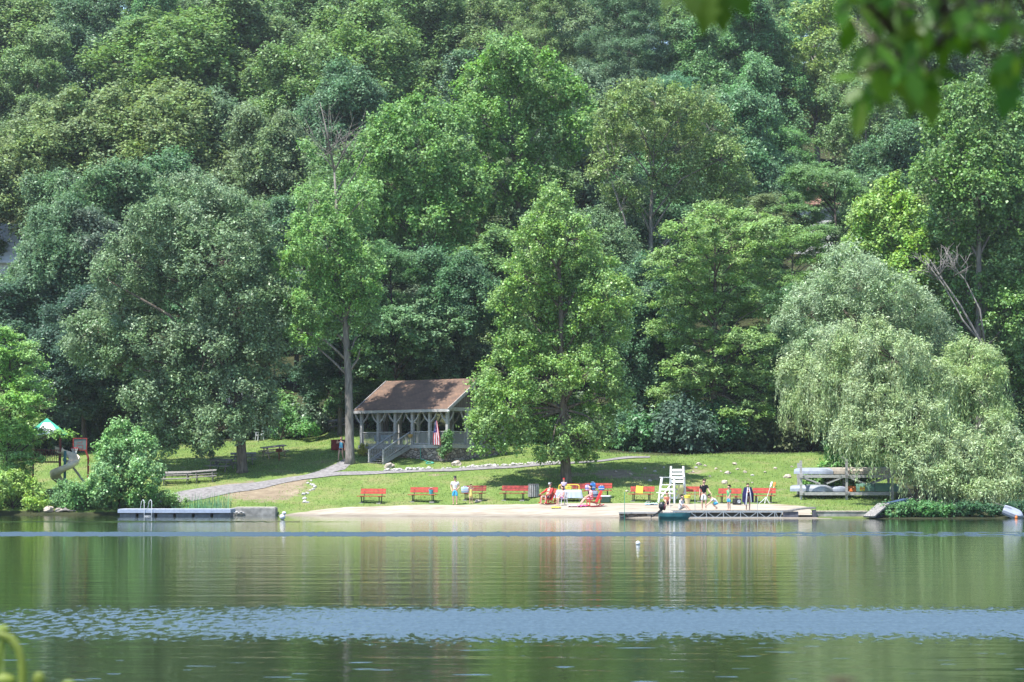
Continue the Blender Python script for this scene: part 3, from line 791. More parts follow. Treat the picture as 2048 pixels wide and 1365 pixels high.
hero('oak_tree', 'olive-green spreading oak with bare grey limbs above the locust', 'tree', p, at(1310, 260, 206),
     [(1250, 220, 55, 50), (1310, 205, 55, 45), (1370, 225, 55, 50), (1420, 260, 50, 50), (1230, 280, 50, 45), (1290, 280, 60, 45), (1360, 300, 65, 45), (1440, 320, 50, 50), (1220, 340, 45, 40), (1400, 370, 60, 45), (1470, 380, 45, 40), (1330, 370, 45, 35), (1440, 410, 45, 35), (1250, 400, 40, 35)],
     206, (.112, .165, .050), 113, size=.62, per=80, ln=.24, wd=.13, mat=LEAF_G, bark=BARK_P, r0=.34, spread=.75, twigs=.5, fill=.85,
     extra=dead_branches(fan(203, (1225, 345), 5, 50, 70, 21) + fan(203, (1240, 420), 4, 40, 60, 22) + [([at(1255, 500, 203), at(1250, 440, 203), at(1232, 390, 203), at(1215, 340, 203)], .12)]))
p = on(790, 183)
hero('maple_tree', 'low maple with pale whitish leaves overhanging the back of the pavilion roof', 'tree', p, at(790, 680, 183),
     [(740, 700, 45, 30), (800, 650, 50, 35), (850, 690, 50, 30), (780, 720, 55, 28), (730, 740, 40, 22), (840, 630, 40, 30), (900, 650, 40, 30), (720, 660, 35, 30), (690, 780, 30, 22)],
     183, (.085, .150, .062), 114, size=.55, per=75, ln=.24, wd=.17, bark=BARK_D, r0=.18, spread=.8, up=.9, flat=.6, fill=.8)

# bushes on the near shore
p = on(240, 157.2)
hero('shrub', 'large rounded bright green bush at the water beside the swim raft', 'shrub', p, at(240, 930, 157.2),
     [(250, 870, 35, 30), (228, 905, 34, 36), (280, 900, 36, 36), (245, 940, 55, 45), (210, 965, 35, 40), (290, 955, 35, 40), (240, 990, 50, 32), (195, 1005, 30, 22), (285, 1000, 28, 24)],
     157.2, (.105, .195, .062), 115, size=.38, per=80, ln=.16, wd=.13, mat=LEAF_G, bark=BARK_D, r0=.08, flare=1, spread=.6, lower=.7)
p = on(30, 157)
hero('shrub', 'low yellow-green bush at the water in the left corner below the locust', 'shrub', p, at(30, 985, 157),
     [(-20, 980, 40, 32), (25, 975, 38, 28), (60, 990, 30, 26), (10, 1005, 45, 26), (70, 1008, 22, 20), (-40, 1005, 40, 26)],
     157, (.15, .235, .05), 116, size=.33, per=85, ln=.15, wd=.10, bark=BARK_D, r0=.06, flare=1, spread=.6, lower=.7)
p = on(142, 157.4)
hero('shrub', 'small dark green bush between the slide and the large rounded bush', 'shrub', p, at(142, 985, 157.4),
     [(130, 985, 25, 22), (160, 990, 26, 26), (120, 1005, 22, 16), (150, 1010, 28, 16), (175, 1000, 20, 25)],
     157.4, (.085, .165, .055), 117, size=.3, per=75, ln=.15, wd=.11, bark=BARK_D, r0=.05, flare=1, spread=.6, lower=.7)
p = on(335, 156.6)
hero('shrub', 'low weedy bush behind the swim raft beside the reeds', 'shrub', p, at(335, 1000, 156.6),
     [(320, 1000, 28, 14), (350, 1005, 22, 12), (335, 992, 20, 12)], 156.6, (.12, .20, .06), 118, size=.28, per=60, ln=.16, wd=.07, bark=BARK_D, r0=.04, flare=1, spread=.6, lower=.7)
p = on(560, 186)
hero('shrub', 'bright broad-leaved bush behind the white plastic chair', 'shrub', p, at(575, 845, 186),
     [(570, 835, 25, 22), (600, 850, 28, 18), (560, 860, 20, 16), (620, 860, 22, 12)], 186, (.08, .17, .05), 119, size=.4, per=70, ln=.2, wd=.15, bark=BARK_D, r0=.05, flare=1, spread=.8, lower=.7)
p = on(1690, 158.5)
hero('shrub', 'bright green vine-covered bush behind the boat rack', 'shrub', p, at(1680, 920, 158.5),
     [(1670, 910, 22, 22), (1685, 940, 28, 26), (1660, 945, 20, 22), (1620, 965, 18, 24), (1735, 940, 30, 26), (1640, 975, 26, 18), (1720, 970, 24, 16)], 159, (.085, .19, .04), 120, size=.32, per=70, ln=.16, wd=.13, bark=BARK_D, r0=.05, flare=1, spread=.5, lower=.7)
for px, pw, ph, Yb, c, lab in [(1830, 80, 34, 143.5, (.05, .125, .035), 'low bright green weeds at the water under the weeping willow'), (1930, 70, 30, 144.2, (.032, .075, .03), 'dark green weedy bush at the water left of the overturned dinghy'), (2050, 60, 40, 144.8, (.03, .07, .03), 'dark shoreline bush behind the overturned dinghy')]:
    p = on(px, Yb)
    hero('shrub', lab, 'shrub', p, at(px, 1010, Yb), [(px - pw * .6, 1023, pw * .5, ph * .3), (px, 1019, pw * .5, ph * .36), (px + pw * .5, 1023, pw * .5, ph * .28)], Yb, c, 121 + px, size=.3, per=70, ln=.15, wd=.11, bark=BARK_D, r0=.04, flare=1, spread=.4, lower=.7)

# ------------------------------------------------------------------ the wood on the hill: (px, row of the top, width px, height m, kind, colour, name, label)
OL, OB, DK, BL, MG, GG, BR, YG, BG = (.096, .144, .050), (.094, .146, .050), (.062, .108, .038), (.058, .105, .046), (.085, .145, .042), (.090, .130, .055), (.090, .170, .045), (.125, .185, .048), (.072, .145, .052)
WOOD = [
 (40, -60, 260, 22, 'round_a', OB, 'locust_tree', 'brown-tinged locust in the top left corner of the wood'),
 (175, -40, 200, 22, 'round_b', BL, 'broadleaf_tree', 'dark blue-green tree near the top left, right of the brown-tinged locust'),
 (80, 60, 170, 19, 'tall_a', (.10, .16, .055), 'locust_tree', 'yellowish feathery locust low in front of the brown-tinged corner locust'),
 (350, -10, 270, 22, 'round_a', MG, 'broadleaf_tree', 'broad mid-green tree at the top, second big crown from the left'),
 (480, -20, 230, 22, 'tall_a', (.09, .14, .05), 'broadleaf_tree', 'tall mid-green crown at the top left of the dead-topped ash'),
 (610, -50, 210, 22, 'round_b', DK, 'broadleaf_tree', 'dark crown at the top straight above the dead-topped ash'),
 (730, -10, 220, 22, 'round_c', MG, 'broadleaf_tree', 'mid-green rounded crown at the top over the wide maple'),
 (860, -40, 210, 22, 'round_a', (.085, .14, .05), 'broadleaf_tree', 'grass-green crown at the top left of the bare-stemmed olive tree'),
 (965, -30, 200, 22, 'open_a', OL, 'broadleaf_tree', 'thin olive tree at the top showing crooked pale limbs'),
 (1090, -70, 160, 25, 'pine', OL, 'pine_tree', 'pine at the top with a tall thin bare stem'),
 (1170, -10, 170, 20, 'round_b', GG, 'broadleaf_tree', 'grey-green crown at the top between the two pines'),
 (1255, -50, 190, 25, 'pine', BL, 'pine_tree', 'dark blue-green pine with tiered boughs and a stout dark trunk'),
 (1390, 40, 170, 20, 'tall_b', (.07, .14, .045), 'broadleaf_tree', 'leafy green crown at the top right of the dark tiered pine'),
 (1510, -10, 200, 22, 'tall_a', BG, 'broadleaf_tree', 'tall blue-green crown at the top under the left overhanging leaf'),
 (1640, -20, 220, 22, 'open_b', YG, 'broadleaf_tree', 'thin yellow-green tree with dark branches left of the overhanging spray'),
 (1760, 30, 210, 22, 'open_a', OL, 'broadleaf_tree', 'thin olive tree half hidden behind the overhanging spray'),
 (1890, 60, 200, 21, 'round_b', DK, 'broadleaf_tree', 'dark crown behind the pale dead snag at the top right'),
 (2020, 10, 220, 22, 'round_c', DK, 'broadleaf_tree', 'dark crown in the top right corner of the wood'),
 (150, 165, 220, 20, 'round_c', (.10, .142, .05), 'locust_tree', 'olive locust with brown seed clusters on the left side of the wood'),
 (290, 130, 260, 21, 'round_a', (.10, .142, .048), 'locust_tree', 'big domed brownish-green locust above the grey-green oak'),
 (420, 160, 190, 19, 'round_b', (.075, .12, .055), 'broadleaf_tree', 'glossy dark green crown right of the big domed locust'),
 (530, 190, 180, 19, 'round_a', GG, 'broadleaf_tree', 'grey-green crown left of the dead-topped ash'),
 (570, 90, 190, 20, 'tall_b', MG, 'broadleaf_tree', 'narrow mid-green crown between the top row and the dead-topped ash'),
 (-95, 230, 200, 18, 'tall_b', (.085, .125, .05), 'locust_tree', 'mid-green locust cut by the left edge above the white-walled house'),
 (225, 300, 200, 18, 'round_a', (.07, .125, .05), 'broadleaf_tree', 'blue-tinted green crown above the grey-leaved maple on the left'),
 (330, 290, 200, 17, 'round_c', (.062, .125, .05), 'broadleaf_tree', 'deep green crown showing just over the top of the grey-green oak'),
 (690, 110, 190, 20, 'round_c', (.06, .115, .05), 'broadleaf_tree', 'dark-sided crown between the dead-topped ash and the wide maple'),
 (940, 90, 190, 20, 'round_b', (.055, .10, .045), 'broadleaf_tree', 'dark glossy crown left of the tall bright maple'),
 (1170, 110, 180, 20, 'round_a', (.082, .125, .06), 'broadleaf_tree', 'soft grey-green crown right of the tall bright maple'),
 (1370, 130, 170, 19, 'layered_a', (.062, .125, .062), 'locust_tree', 'blue-green tiered crown behind the olive oak'),
 (1505, 120, 170, 21, 'tall_a', BG, 'broadleaf_tree', 'tall blue-green crown standing right of the olive oak'),
 (1490, 180, 170, 19, 'tall_b', (.07, .14, .055), 'broadleaf_tree', 'full green crown just behind the right side of the olive oak'),
 (1735, 140, 180, 19, 'open_a', (.085, .14, .048), 'broadleaf_tree', 'thin fresh green crown above the brown-roofed house'),
 (1800, 230, 180, 18, 'round_b', (.06, .115, .045), 'broadleaf_tree', 'green crown under the single hanging leaf'),
 (1520, 300, 130, 14, 'round_a', (.058, .11, .05), 'broadleaf_tree', 'dark crown left of the brown-roofed house'),
 (1738, 330, 150, 14, 'open_b', (.07, .12, .05), 'broadleaf_tree', 'tangled crown with pale broken limbs right of the brown-roofed house'),
 (138, 385, 170, 17, 'round_c', BL, 'maple_tree', 'dark blue-green maple in front of the white-walled house'),
 (190, 400, 180, 16, 'round_b', (.06, .085, .05), 'maple_tree', 'dark grey-leaved maple left of the oak crown'),
 (50, 545, 220, 12, 'round_a', (.043, .08, .043), 'maple_tree', 'dark maple at the left edge under the white-walled house'),
 (170, 560, 190, 12, 'round_b', (.040, .072, .042), 'maple_tree', 'blackish green maple between the left locust and the oak'),
 (590, 380, 170, 15, 'round_b', (.05, .095, .043), 'broadleaf_tree', 'dark crown in the gap between the oak and the dead-topped ash'),
 (770, 480, 180, 14, 'layered_a', (.07, .14, .05), 'locust_tree', 'feathery green tree right of the ash trunk above the pavilion'),
 (900, 480, 170, 14, 'round_a', (.055, .11, .045), 'broadleaf_tree', 'dark green crown above the middle of the pavilion roof'),
 (960, 560, 150, 12, 'round_b', (.075, .115, .035), 'broadleaf_tree', 'yellowish dark crown left of the light green poplar'),
 (1250, 330, 170, 16, 'round_b', (.085, .13, .062), 'broadleaf_tree', 'glossy grey-green crown over the right shoulder of the light green poplar'),
 (1190, 390, 150, 15, 'round_a', (.08, .13, .055), 'broadleaf_tree', 'sage green crown behind the tip of the light green poplar'),
 (1290, 500, 150, 14, 'round_c', (.055, .11, .048), 'broadleaf_tree', 'dark crown between the light green poplar and the layered locust'),
 (1590, 440, 150, 13, 'layered_b', (.10, .175, .05), 'locust_tree', 'bright feathery locust in front of the brown-roofed house'),
 (1590, 560, 140, 12, 'layered_a', (.07, .14, .05), 'locust_tree', 'mid-green locust touching the left side of the silvery willow'),
 (1860, 400, 170, 15, 'round_b', (.06, .125, .045), 'broadleaf_tree', 'green crown behind the top of the leaning dead tree'),
 (1300, 660, 170, 10, 'round_b', (.078, .15, .045), 'maple_tree', 'low maple with drooping boughs right of the light green poplar'),
 (1600, 690, 130, 10, 'round_a', (.05, .11, .045), 'maple_tree', 'low dark tree between the layered locust and the weeping willow'),
 (680, 650, 160, 10, 'round_a', (.042, .085, .04), 'maple_tree', 'low dark tree behind the ash trunk'),
 (900, 690, 150, 9, 'round_b', (.04, .075, .032), 'maple_tree', 'low dark tree behind the right end of the pavilion roof'),
]
put = []
for px, top, w, h, kd, c, nm, lab in WOOD:
    h *= 1.12
    Y = hill_Y(px, top, h)
    x = (px - 1024) / F * Y
    put.append((x, Y))
    put_tree(nm, kd, x, Y, h, w * 1.30 * Y / F, c, lab, 'tree', rngf.uniform(0, 6.28), group='trees of the wooded hill')
# dead snags
def snag(px, top, h, lab, seed):
    Y = hill_Y(px, top, h) - 6; p = on(px, Y); k = F / Y
    root = thing('dead_tree', lab, 'tree', p); mb = MB()
    tp = at(px, top + 20, Y) - p
    mb.tube([(0, 0, -.5), tp * .5, tp], [.22, .14, .07], 7)
    for pts, r in fan(Y, (px, top + 70), 12, 50, 80, seed) + fan(Y, (px, top + 120), 6, 75, 60, seed + 1):
        mb.tube([q - p for q in pts], [r, r * .6, r * .4][:len(pts)], 5)
    mb.build('trunk', DEADW, root, smooth=True)
snag(1936, 90, 20, 'pale bare snag with a brush of upright branches at the top right', 31)
snag(1985, 80, 20, 'pale bare snag with one long side limb at the top right, nearer the edge', 35)
# trees that show only in the gaps of the others
r = random.Random(12)
fill_group = 'wood behind the nearer crowns'
k = 0
for Y in (200, 214, 229, 246, 264, 284, 306, 330, 350, 370):
    px = -330 + r.uniform(0, 80)
    while px < 2400:
        yy = Y + r.uniform(-5, 5); x = (px - 1024) / F * yy
        px += 190 * 220 / Y * r.uniform(.8, 1.2)
        if any((x - a) ** 2 + ((yy - b_) * .8) ** 2 < 40 for a, b_ in put): continue
        if (-120 < (x / yy * F + 1024) < 80 and 196 < yy < 233) or (1570 < (x / yy * F + 1024) < 1700 and 225 < yy < 262): continue
        h = r.uniform(11, 14) if Y < 205 else (r.uniform(13, 18) if Y < 320 else r.uniform(20, 25))
        c = r.choice([DK, MG, GG, BL, OL, MG, BG]); c = tuple(v * r.uniform(.85, 1.1) for v in c)
        put_tree('broadleaf_tree', r.choice(['round_a', 'round_b', 'round_c', 'tall_a', 'tall_b', 'layered_a', 'layered_b']), x, yy, h, r.uniform(9.5, 13), c,
                 'green broadleaf tree showing only in the gaps between nearer crowns of the hillside wood', 'tree', r.uniform(0, 6.28), group=fill_group)
        put.append((x, yy)); k += 1
# shrubs of the understorey along the wood edge
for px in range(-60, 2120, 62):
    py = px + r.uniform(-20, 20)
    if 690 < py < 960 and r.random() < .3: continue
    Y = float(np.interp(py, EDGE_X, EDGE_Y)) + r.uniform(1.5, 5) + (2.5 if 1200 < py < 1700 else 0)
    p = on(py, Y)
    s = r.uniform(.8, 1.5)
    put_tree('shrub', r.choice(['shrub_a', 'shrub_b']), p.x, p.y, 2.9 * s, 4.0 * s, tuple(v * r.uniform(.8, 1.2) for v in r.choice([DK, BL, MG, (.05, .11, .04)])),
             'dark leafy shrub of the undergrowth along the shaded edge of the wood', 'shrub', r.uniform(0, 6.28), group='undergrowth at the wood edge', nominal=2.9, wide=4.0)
# ------------------------------------------------------------------ paints and stuffs
GREYW = M('weathered_wood', (.37, .36, .35), .85, .2, .2, 5, stretch=(1, 1, 8))
GREYW2 = M('weathered_plank', (.22, .205, .19), .85, .2, .25, 5, stretch=(4, 1, 1))
DKWOOD = M('dark_board', (.085, .062, .05), .85, .2, .3, 4, stretch=(6, 6, .5))
RED = M('red_paint', (.40, .060, .040), .55, .35, .18, 4)
RED2 = M('worn_red_paint', (.30, .045, .038), .6, .3, .25, 5)
MAROON = M('maroon_paint', (.24, .032, .032), .6, .3, .25, 5)
BRED = M('bright_red_plastic', (.52, .035, .040), .45, .4, .1, 3)
IRON = M('dark_iron', (.035, .033, .035), .6, .4, .2, 8)
STEEL = M('galvanised_steel', (.42, .44, .46), .45, .5, .12, 6, metal=.6)
ALU = M('aluminium_hull', (.27, .29, .32), .45, .5, .12, 3, metal=.35)
WHITE = M('white_paint', (.72, .72, .70), .5, .4, .06, 4)
WPL = M('white_plastic', (.58, .59, .61), .45, .4, .05, 4)
CONC = M('concrete', (.30, .285, .26), .9, .2, .2, 3, bump=.5)
ROCKW = M('white_rock', (.42, .40, .38), .9, .2, .15, 5, bump=.5)
ROCKT = M('tan_rock', (.42, .36, .30), .9, .2, .2, 5, bump=.5)
TAN = M('tan_plastic', (.66, .56, .42), .5, .4, .1, 3)
TEAL = M('teal_paint', (.025, .13, .15), .5, .4, .15, 3)
BLUE = M('blue_cloth', (.04, .16, .42), .8, .2, .15, 6)
LBLUE = M('light_blue_cloth', (.35, .50, .62), .8, .2, .12, 6)
YELL = M('yellow_plastic', (.66, .50, .05), .5, .4, .1, 5)
ORNG = M('orange_plastic', (.60, .16, .03), .5, .4, .12, 5)
PINK = M('pink_cloth', (.62, .10, .28), .8, .2, .15, 6)
PALEP = M('pale_pink_cloth', (.65, .45, .48), .85, .1, .12, 8)
NAVY = M('navy_cloth', (.025, .022, .085), .85, .1, .2, 6)
BLACK = M('black_plastic', (.018, .018, .02), .4, .5, .2, 6)
DGREEN = M('dark_green_plastic', (.025, .065, .045), .5, .4, .15, 4)
CANOEG = M('canoe_green', (.11, .22, .16), .45, .4, .1, 3)
HOSEG = M('hose_green', (.06, .32, .22), .5, .4, .1, 6)
RUST = M('rusty_iron', (.24, .09, .05), .8, .2, .3, 8)

# roof shingles
m, n, l, b = newmat('brown_shingles')
tc = n.new('ShaderNodeTexCoord')
br = n.new('ShaderNodeTexBrick'); br.offset = .5
br.inputs['Scale'].default_value = 1; br.inputs['Brick Width'].default_value = .33; br.inputs['Row Height'].default_value = .16; br.inputs['Mortar Size'].default_value = .012
br.inputs['Color1'].default_value = (.165, .098, .060, 1); br.inputs['Color2'].default_value = (.110, .068, .045, 1); br.inputs['Mortar'].default_value = (.05, .035, .03, 1)
l.new(tc.outputs['Object'], br.inputs['Vector'])
nz = noise(.9, 4); cr = ramp(nz.outputs[0], [(.3, (.75, .72, .72)), (.7, (1.2, 1.15, 1.1))])
l.new(mixc(1.0, br.outputs[0], cr.outputs[0], 'MULTIPLY'), b.inputs['Base Color']); b.inputs['Roughness'].default_value = .9
SHING = m
# fieldstone wall
m, n, l, b = newmat('fieldstone')
tc = n.new('ShaderNodeTexCoord')
def voro(feat):
    v = n.new('ShaderNodeTexVoronoi'); v.feature = feat; v.inputs['Scale'].default_value = 3.4
    mp = n.new('ShaderNodeMapping'); mp.inputs['Scale'].default_value = (.85, .85, 1.25); l.new(tc.outputs['Object'], mp.inputs[0]); l.new(mp.outputs[0], v.inputs['Vector']); return v
v1, v2 = voro('F1'), voro('DISTANCE_TO_EDGE')
hsep = n.new('ShaderNodeSeparateColor'); l.new(v1.outputs['Color'], hsep.inputs[0])
c1 = ramp(hsep.outputs[0], [(0, (.14, .11, .09)), (.35, (.27, .22, .18)), (.7, (.38, .33, .28)), (1, (.30, .19, .12))])
mk = ramp(v2.outputs[0], [(.02, (0, 0, 0)), (.09, (1, 1, 1))])
mo = n.new('ShaderNodeRGB'); mo.outputs[0].default_value = (.10, .085, .07, 1)
l.new(mixc(mk.outputs[0], mo.outputs[0], c1.outputs[0]), b.inputs['Base Color']); b.inputs['Roughness'].default_value = .9
bp = n.new('ShaderNodeBump'); bp.inputs['Distance'].default_value = .08; l.new(mk.outputs[0], bp.inputs['Height']); l.new(bp.outputs[0], b.inputs['Normal'])
STONE = m
# striped boards for the gable
m, n, l, b = newmat('gable_boards')
tc = n.new('ShaderNodeTexCoord')
wv = n.new('ShaderNodeTexWave'); wv.wave_type = 'BANDS'; wv.bands_direction = 'Y'; wv.inputs['Scale'].default_value = 1.6; wv.inputs['Distortion'].default_value = .15
l.new(tc.outputs['Object'], wv.inputs['Vector'])
cr = ramp(wv.outputs[0], [(.0, (.03, .022, .018)), (.12, (.085, .065, .055)), (.8, (.12, .095, .08))])
nz = noise(3, 5, (1, 4, .4)); c2 = ramp(nz.outputs[0], [(.35, (.7, .7, .7)), (.65, (1.4, 1.35, 1.35))])
l.new(mixc(1.0, cr.outputs[0], c2.outputs[0], 'MULTIPLY'), b.inputs['Base Color']); b.inputs['Roughness'].default_value = .85
GABLE = m

# ------------------------------------------------------------------ the pavilion
L_, W_ = 8.1, 6.4
pp = at(895, 890, 170)
pav = thing('pavilion', 'open timber pavilion with a brown shingle roof on a fieldstone base', 'pavilion', pp, R(-38))
front_x = [-i * 1.62 for i in range(6)]
side_y = [2.133, 4.267, 6.4]
fl = MB(); fl.box((-L_ / 2, W_ / 2, -.08), (L_ + .3, W_ + .3, .16)); fl.build('floor_deck', GREYW2, pav)
eb = MB(); eb.box((-L_ / 2, -.17, -.10), (L_ + .36, .05, .26)); eb.box((.17, W_ / 2, -.10), (.05, W_ + .3, .26)); eb.build('deck_edge_beam', GREYW, pav)
st = MB()
st.box((-L_ / 2, .05, -1.6), (L_ + .2, .35, 2.85)); st.box((0, W_ / 2 + .2, -1.6), (.3, W_ - .1, 2.85)); st.box((-L_, W_ / 2 + .2, -1.6), (.3, W_ - .1, 2.85))
st.build('stone_base', STONE, pav)
HP = 2.42
for x, y in [(x, 0) for x in front_x] + [(0, y) for y in side_y] + [(x, W_) for x in front_x[1:]] + [(-L_, y) for y in side_y[:2]]:
    pm = MB(); pm.box((x, y, HP / 2), (.20, .20, HP - .004)); po = pm.build('post', GREYW, pav)
    along = (1, 0) if y in (0, W_) else (0, 1)
    dirs = [(1, 0), (-1, 0)] if y in (0, W_) else [(0, 1), (0, -1)]
    if (x, y) == (0, 0): dirs = [(-1, 0), (0, 1)]
    if x == -L_ and y == 0: dirs = [(1, 0), (0, 1)]
    for d in dirs:
        bm = MB(); a = Vector((x + d[0] * .10, y + d[1] * .10, HP - .78)); c = Vector((x + d[0] * .68, y + d[1] * .68, HP - .02))
        mid = a.lerp(c, .5) + Vector((d[0] * -.06, d[1] * -.06, .06)) * -1
        bm.bar(a, mid, .09, .10); bm.bar(mid, c, .088, .098); bm.build('brace', GREYW, po)
bmh = MB()
for y in (0, W_): bmh.box((-L_ / 2, y, HP + .13), (L_ + .5, .18, .26))
for x in (0, -L_): bmh.box((x, W_ / 2, HP + .125), (.17, W_ - .19, .25))
for i in range(1, 5): bmh.box((-L_ * i / 5, W_ / 2, HP + .12), (.12, W_ - .19, .2))
bmh.build('header_beam', GREYW, pav)
zr, ov, og = HP + .26, .42, .38
rise = 2.0; th = .12
ridge = zr + rise; yc_ = W_ / 2
sl = rise / (yc_ + 0.0)
rf = MB()
for s in (-1, 1):
    ye = yc_ + s * (yc_ + ov); ze = zr - ov * sl + .02
    x0, x1 = -L_ - og, og
    v = [(x0, ye, ze), (x1, ye, ze), (x1, yc_, ridge + .02), (x0, yc_, ridge + .02), (x0, ye, ze + th), (x1, ye, ze + th), (x1, yc_, ridge + .02 + th), (x0, yc_, ridge + .02 + th)]
    rf.add(v, [(4, 5, 6, 7), (3, 2, 1, 0), (0, 1, 5, 4), (1, 2, 6, 5), (3, 0, 4, 7)])
rf.build('roof', SHING, pav)
fm = MB(); fm.box((-L_ / 2, -ov - .03, zr - ov * sl + .01), (L_ + 2 * og + .04, .05, .20)); fm.build('eave_board', GREYW, pav)
for x in (og + .03, -L_ - og - .03):
    rk = MB()
    for s in (-1, 1):
        rk.bar((x, yc_ + s * (yc_ + ov), zr - ov * sl + .04), (x, yc_, ridge + .06), .05, .24)
    rk.build('rake_board', M('pale_trim', (.40, .37, .35), .8, .2, .2, 4), pav)
for x in (.02, -L_ - .02):
    gm = MB(); gm.prism([(0, 0)], 0, 0) if False else None
    v = [(x - .04, 0, zr), (x - .04, W_, zr), (x - .04, yc_, ridge), (x + .04, 0, zr), (x + .04, W_, zr), (x + .04, yc_, ridge)]
    gm.add(v, [(0, 2, 1), (3, 4, 5), (0, 1, 4, 3), (1, 2, 5, 4), (2, 0, 3, 5)]); gm.build('gable_wall', GABLE, pav)
lm = MB(); lm.ball((.42, -ov - .02, zr - .32), .10, 8, 6); lm.build('floodlight', WPL, pav)
def rail(a, c, parent, n, name='railing', lo=.10, hi=.95, mat=None):
    a, c = Vector(a), Vector(c); mb = MB()
    up = Vector((0, 0, 1))
    mb.bar(a + up * hi, c + up * hi, .09, .06); mb.bar(a + up * lo, c + up * lo, .05, .07)
    for i in range(1, n):
        p = a.lerp(c, i / n); mb.bar(p + up * (lo + .035), p + up * (hi - .03), .035)
    return mb.build(name, mat or GREYW, parent)
for i in range(5):
    if i == 2: continue
    rail((front_x[i] - .1, 0, 0), (front_x[i + 1] + .1, 0, 0), pav, 12)
ys = [0] + side_y
for i in range(3):
    rail((0, ys[i] + .1, 0), (0, ys[i + 1] - .1, 0), pav, 14)
    rail((-L_, ys[i] + .1, 0), (-L_, ys[i + 1] - .1, 0), pav, 14)
for i in range(5): rail((front_x[i] - .1, W_, 0), (front_x[i + 1] + .1, W_, 0), pav, 12)
# stairs down towards the lake
run = 3.1
Mw = pav.matrix_basis if False else Matrix.Translation(pp) @ Matrix.Rotation(R(-38), 4, 'Z')
foot = Mw @ Vector((-4.05, -run, 0)); drop = pp.z - tz(foot.x, foot.y)
sm = MB(); nst = 8
for k in range(nst):
    t = (k + .5) / nst; sm.box((-4.05, -.2 - t * (run - .2), -drop * (k + 1) / (nst + .4)), (1.2, .34, .05))
sm.build('stair_treads', GREYW2, pav)
for x in (-4.72, -3.38):
    so = MB(); so.bar((x, -.20, -.16), (x, -run, -drop + .02), .05, .26); so.build('stringer', GREYW, pav)
    ro = MB(); ro.bar((x, -.02, .98), (x, -run + .1, -drop + .98), .10, .06); ro.bar((x, -.12, .22), (x, -run + .1, -drop + .26), .05, .08)
    for i in range(1, 17):
        t = i / 17; ro.bar((x, -.05 - t * (run - .15), .24 - drop * t), (x, -.05 - t * (run - .15), .96 - drop * t), .035)
    ro.bar((x, -run + .08, -drop - .15), (x, -run + .08, -drop + 1.02), .11); ro.build('stair_rail', GREYW, pav)

def local(root_p, rz, v): return Matrix.Translation(root_p) @ Matrix.Rotation(rz, 4, 'Z') @ Vector(v)
# flag leaning on the pavilion rail
fp = local(pp, R(-38), (-.62, -.30, 0))
fg = thing('flag', 'red, white and blue striped flag draped over the pavilion railing', 'flag', fp, R(-38))
pm = MB(); pm.tube([(.0, .02, -.1), (-.05, .0, .9), (-.16, -.03, 1.78)], .018, 6); pm.ball((-.16, -.03, 1.80), .03, 6, 4); pm.build('flag_pole', IRON, fg)
FR, FW, FB = M('flag_red', (.42, .03, .05), .85, .1, .1, 6), M('flag_white', (.66, .64, .66), .85, .1, .05, 6), M('flag_blue', (.03, .04, .20), .85, .1, .1, 6)
cl = MB(); NU, NV = 26, 20
P = []
for j in range(NV + 1):
    v = j / NV; row = []
    wd = .16 + .52 * min(1, v * 1.25) ** .8
    for i in range(NU + 1):
        u = i / NU; fold = .055 * math.sin(u * 19 + 1.2 * v) * (.35 + v * .65)
        row.append((-.15 + (u - .5) * wd + .07 * v, -.05 + fold - .05 * v, 1.74 - 1.72 * v - .08 * abs(u - .45)))
    P.append(row)
for j in range(NV):
    for i in range(NU):
        u = (i + .5) / NU
        mi = 2 if (j < NV * .48 and u < .62) else (0 if (i // 2) % 2 == 0 else 1)
        cl.add([P[j][i], P[j][i + 1], P[j + 1][i + 1], P[j + 1][i]], [(0, 1, 2, 3)], mi)
for j in range(1, 9):
    for i in range(1 + j % 2, 15, 2):
        a, b_ = Vector(P[j][i]), Vector(P[j + 1][i + 1]); c = a.lerp(b_, .5)
        cl.box((c.x, c.y - .012, c.z), (.014, .006, .028), mi=1)
cl.build('flag_cloth', [FR, FW, FB], fg)
# things round the pavilion
q = local(pp, R(-38), (-3.15, -.36, .72))
t = thing('hanging_basket', 'straw-coloured hanging basket on the post at the top of the stairs', 'basket', q)
mb = MB(); mb.lathe([(.10, -.18), (.17, -.10), (.20, .04), (.185, .05), (.15, -.06)], 12); mb.build('basket_bowl', M('straw', (.46, .30, .12), .9, .1, .2, 8), t)
mb = MB()
for a in range(3): mb.tube([(.19 * math.cos(a * 2.1), .19 * math.sin(a * 2.1), .05), (0, 0, .42)], .008, 4)
mb.build('hanger', IRON, t)
q = local(pp, R(-38), (-6.6, .9, 0))
t = thing('folding_table', 'table under a pale blue cover inside the left of the pavilion', 'table', q, R(-38))
mb = MB(); mb.box((0, 0, .73), (1.5, .7, .04)); mb.box((0, -.36, .52), (1.5, .015, .42)); mb.build('table_cover', LBLUE, t)
for x in (-.65, .65):
    for y in (-.28, .28):
        mb = MB(); mb.tube([(x, y, 0), (x, y, .71)], .02, 6); mb.build('leg', STEEL, t)
q = local(pp, R(-38), (-7.6, -.6, -.2)); q.z = tz(q.x, q.y)
hero('potted_plant', 'small yellow-flowered plant against the left front of the stone base', 'plant', q, q + Vector((0, 0, .9)), [(725, 905, 7, 9), (728, 895, 6, 7)], q.y, (.22, .22, .04), 301, size=.16, per=60, ln=.11, wd=.06, bark=BARK_D, r0=.02, flare=1, spread=.4, lower=.7)
q = local(pp, R(-38), (-.15, -.55, 0)); q.z = tz(q.x, q.y)
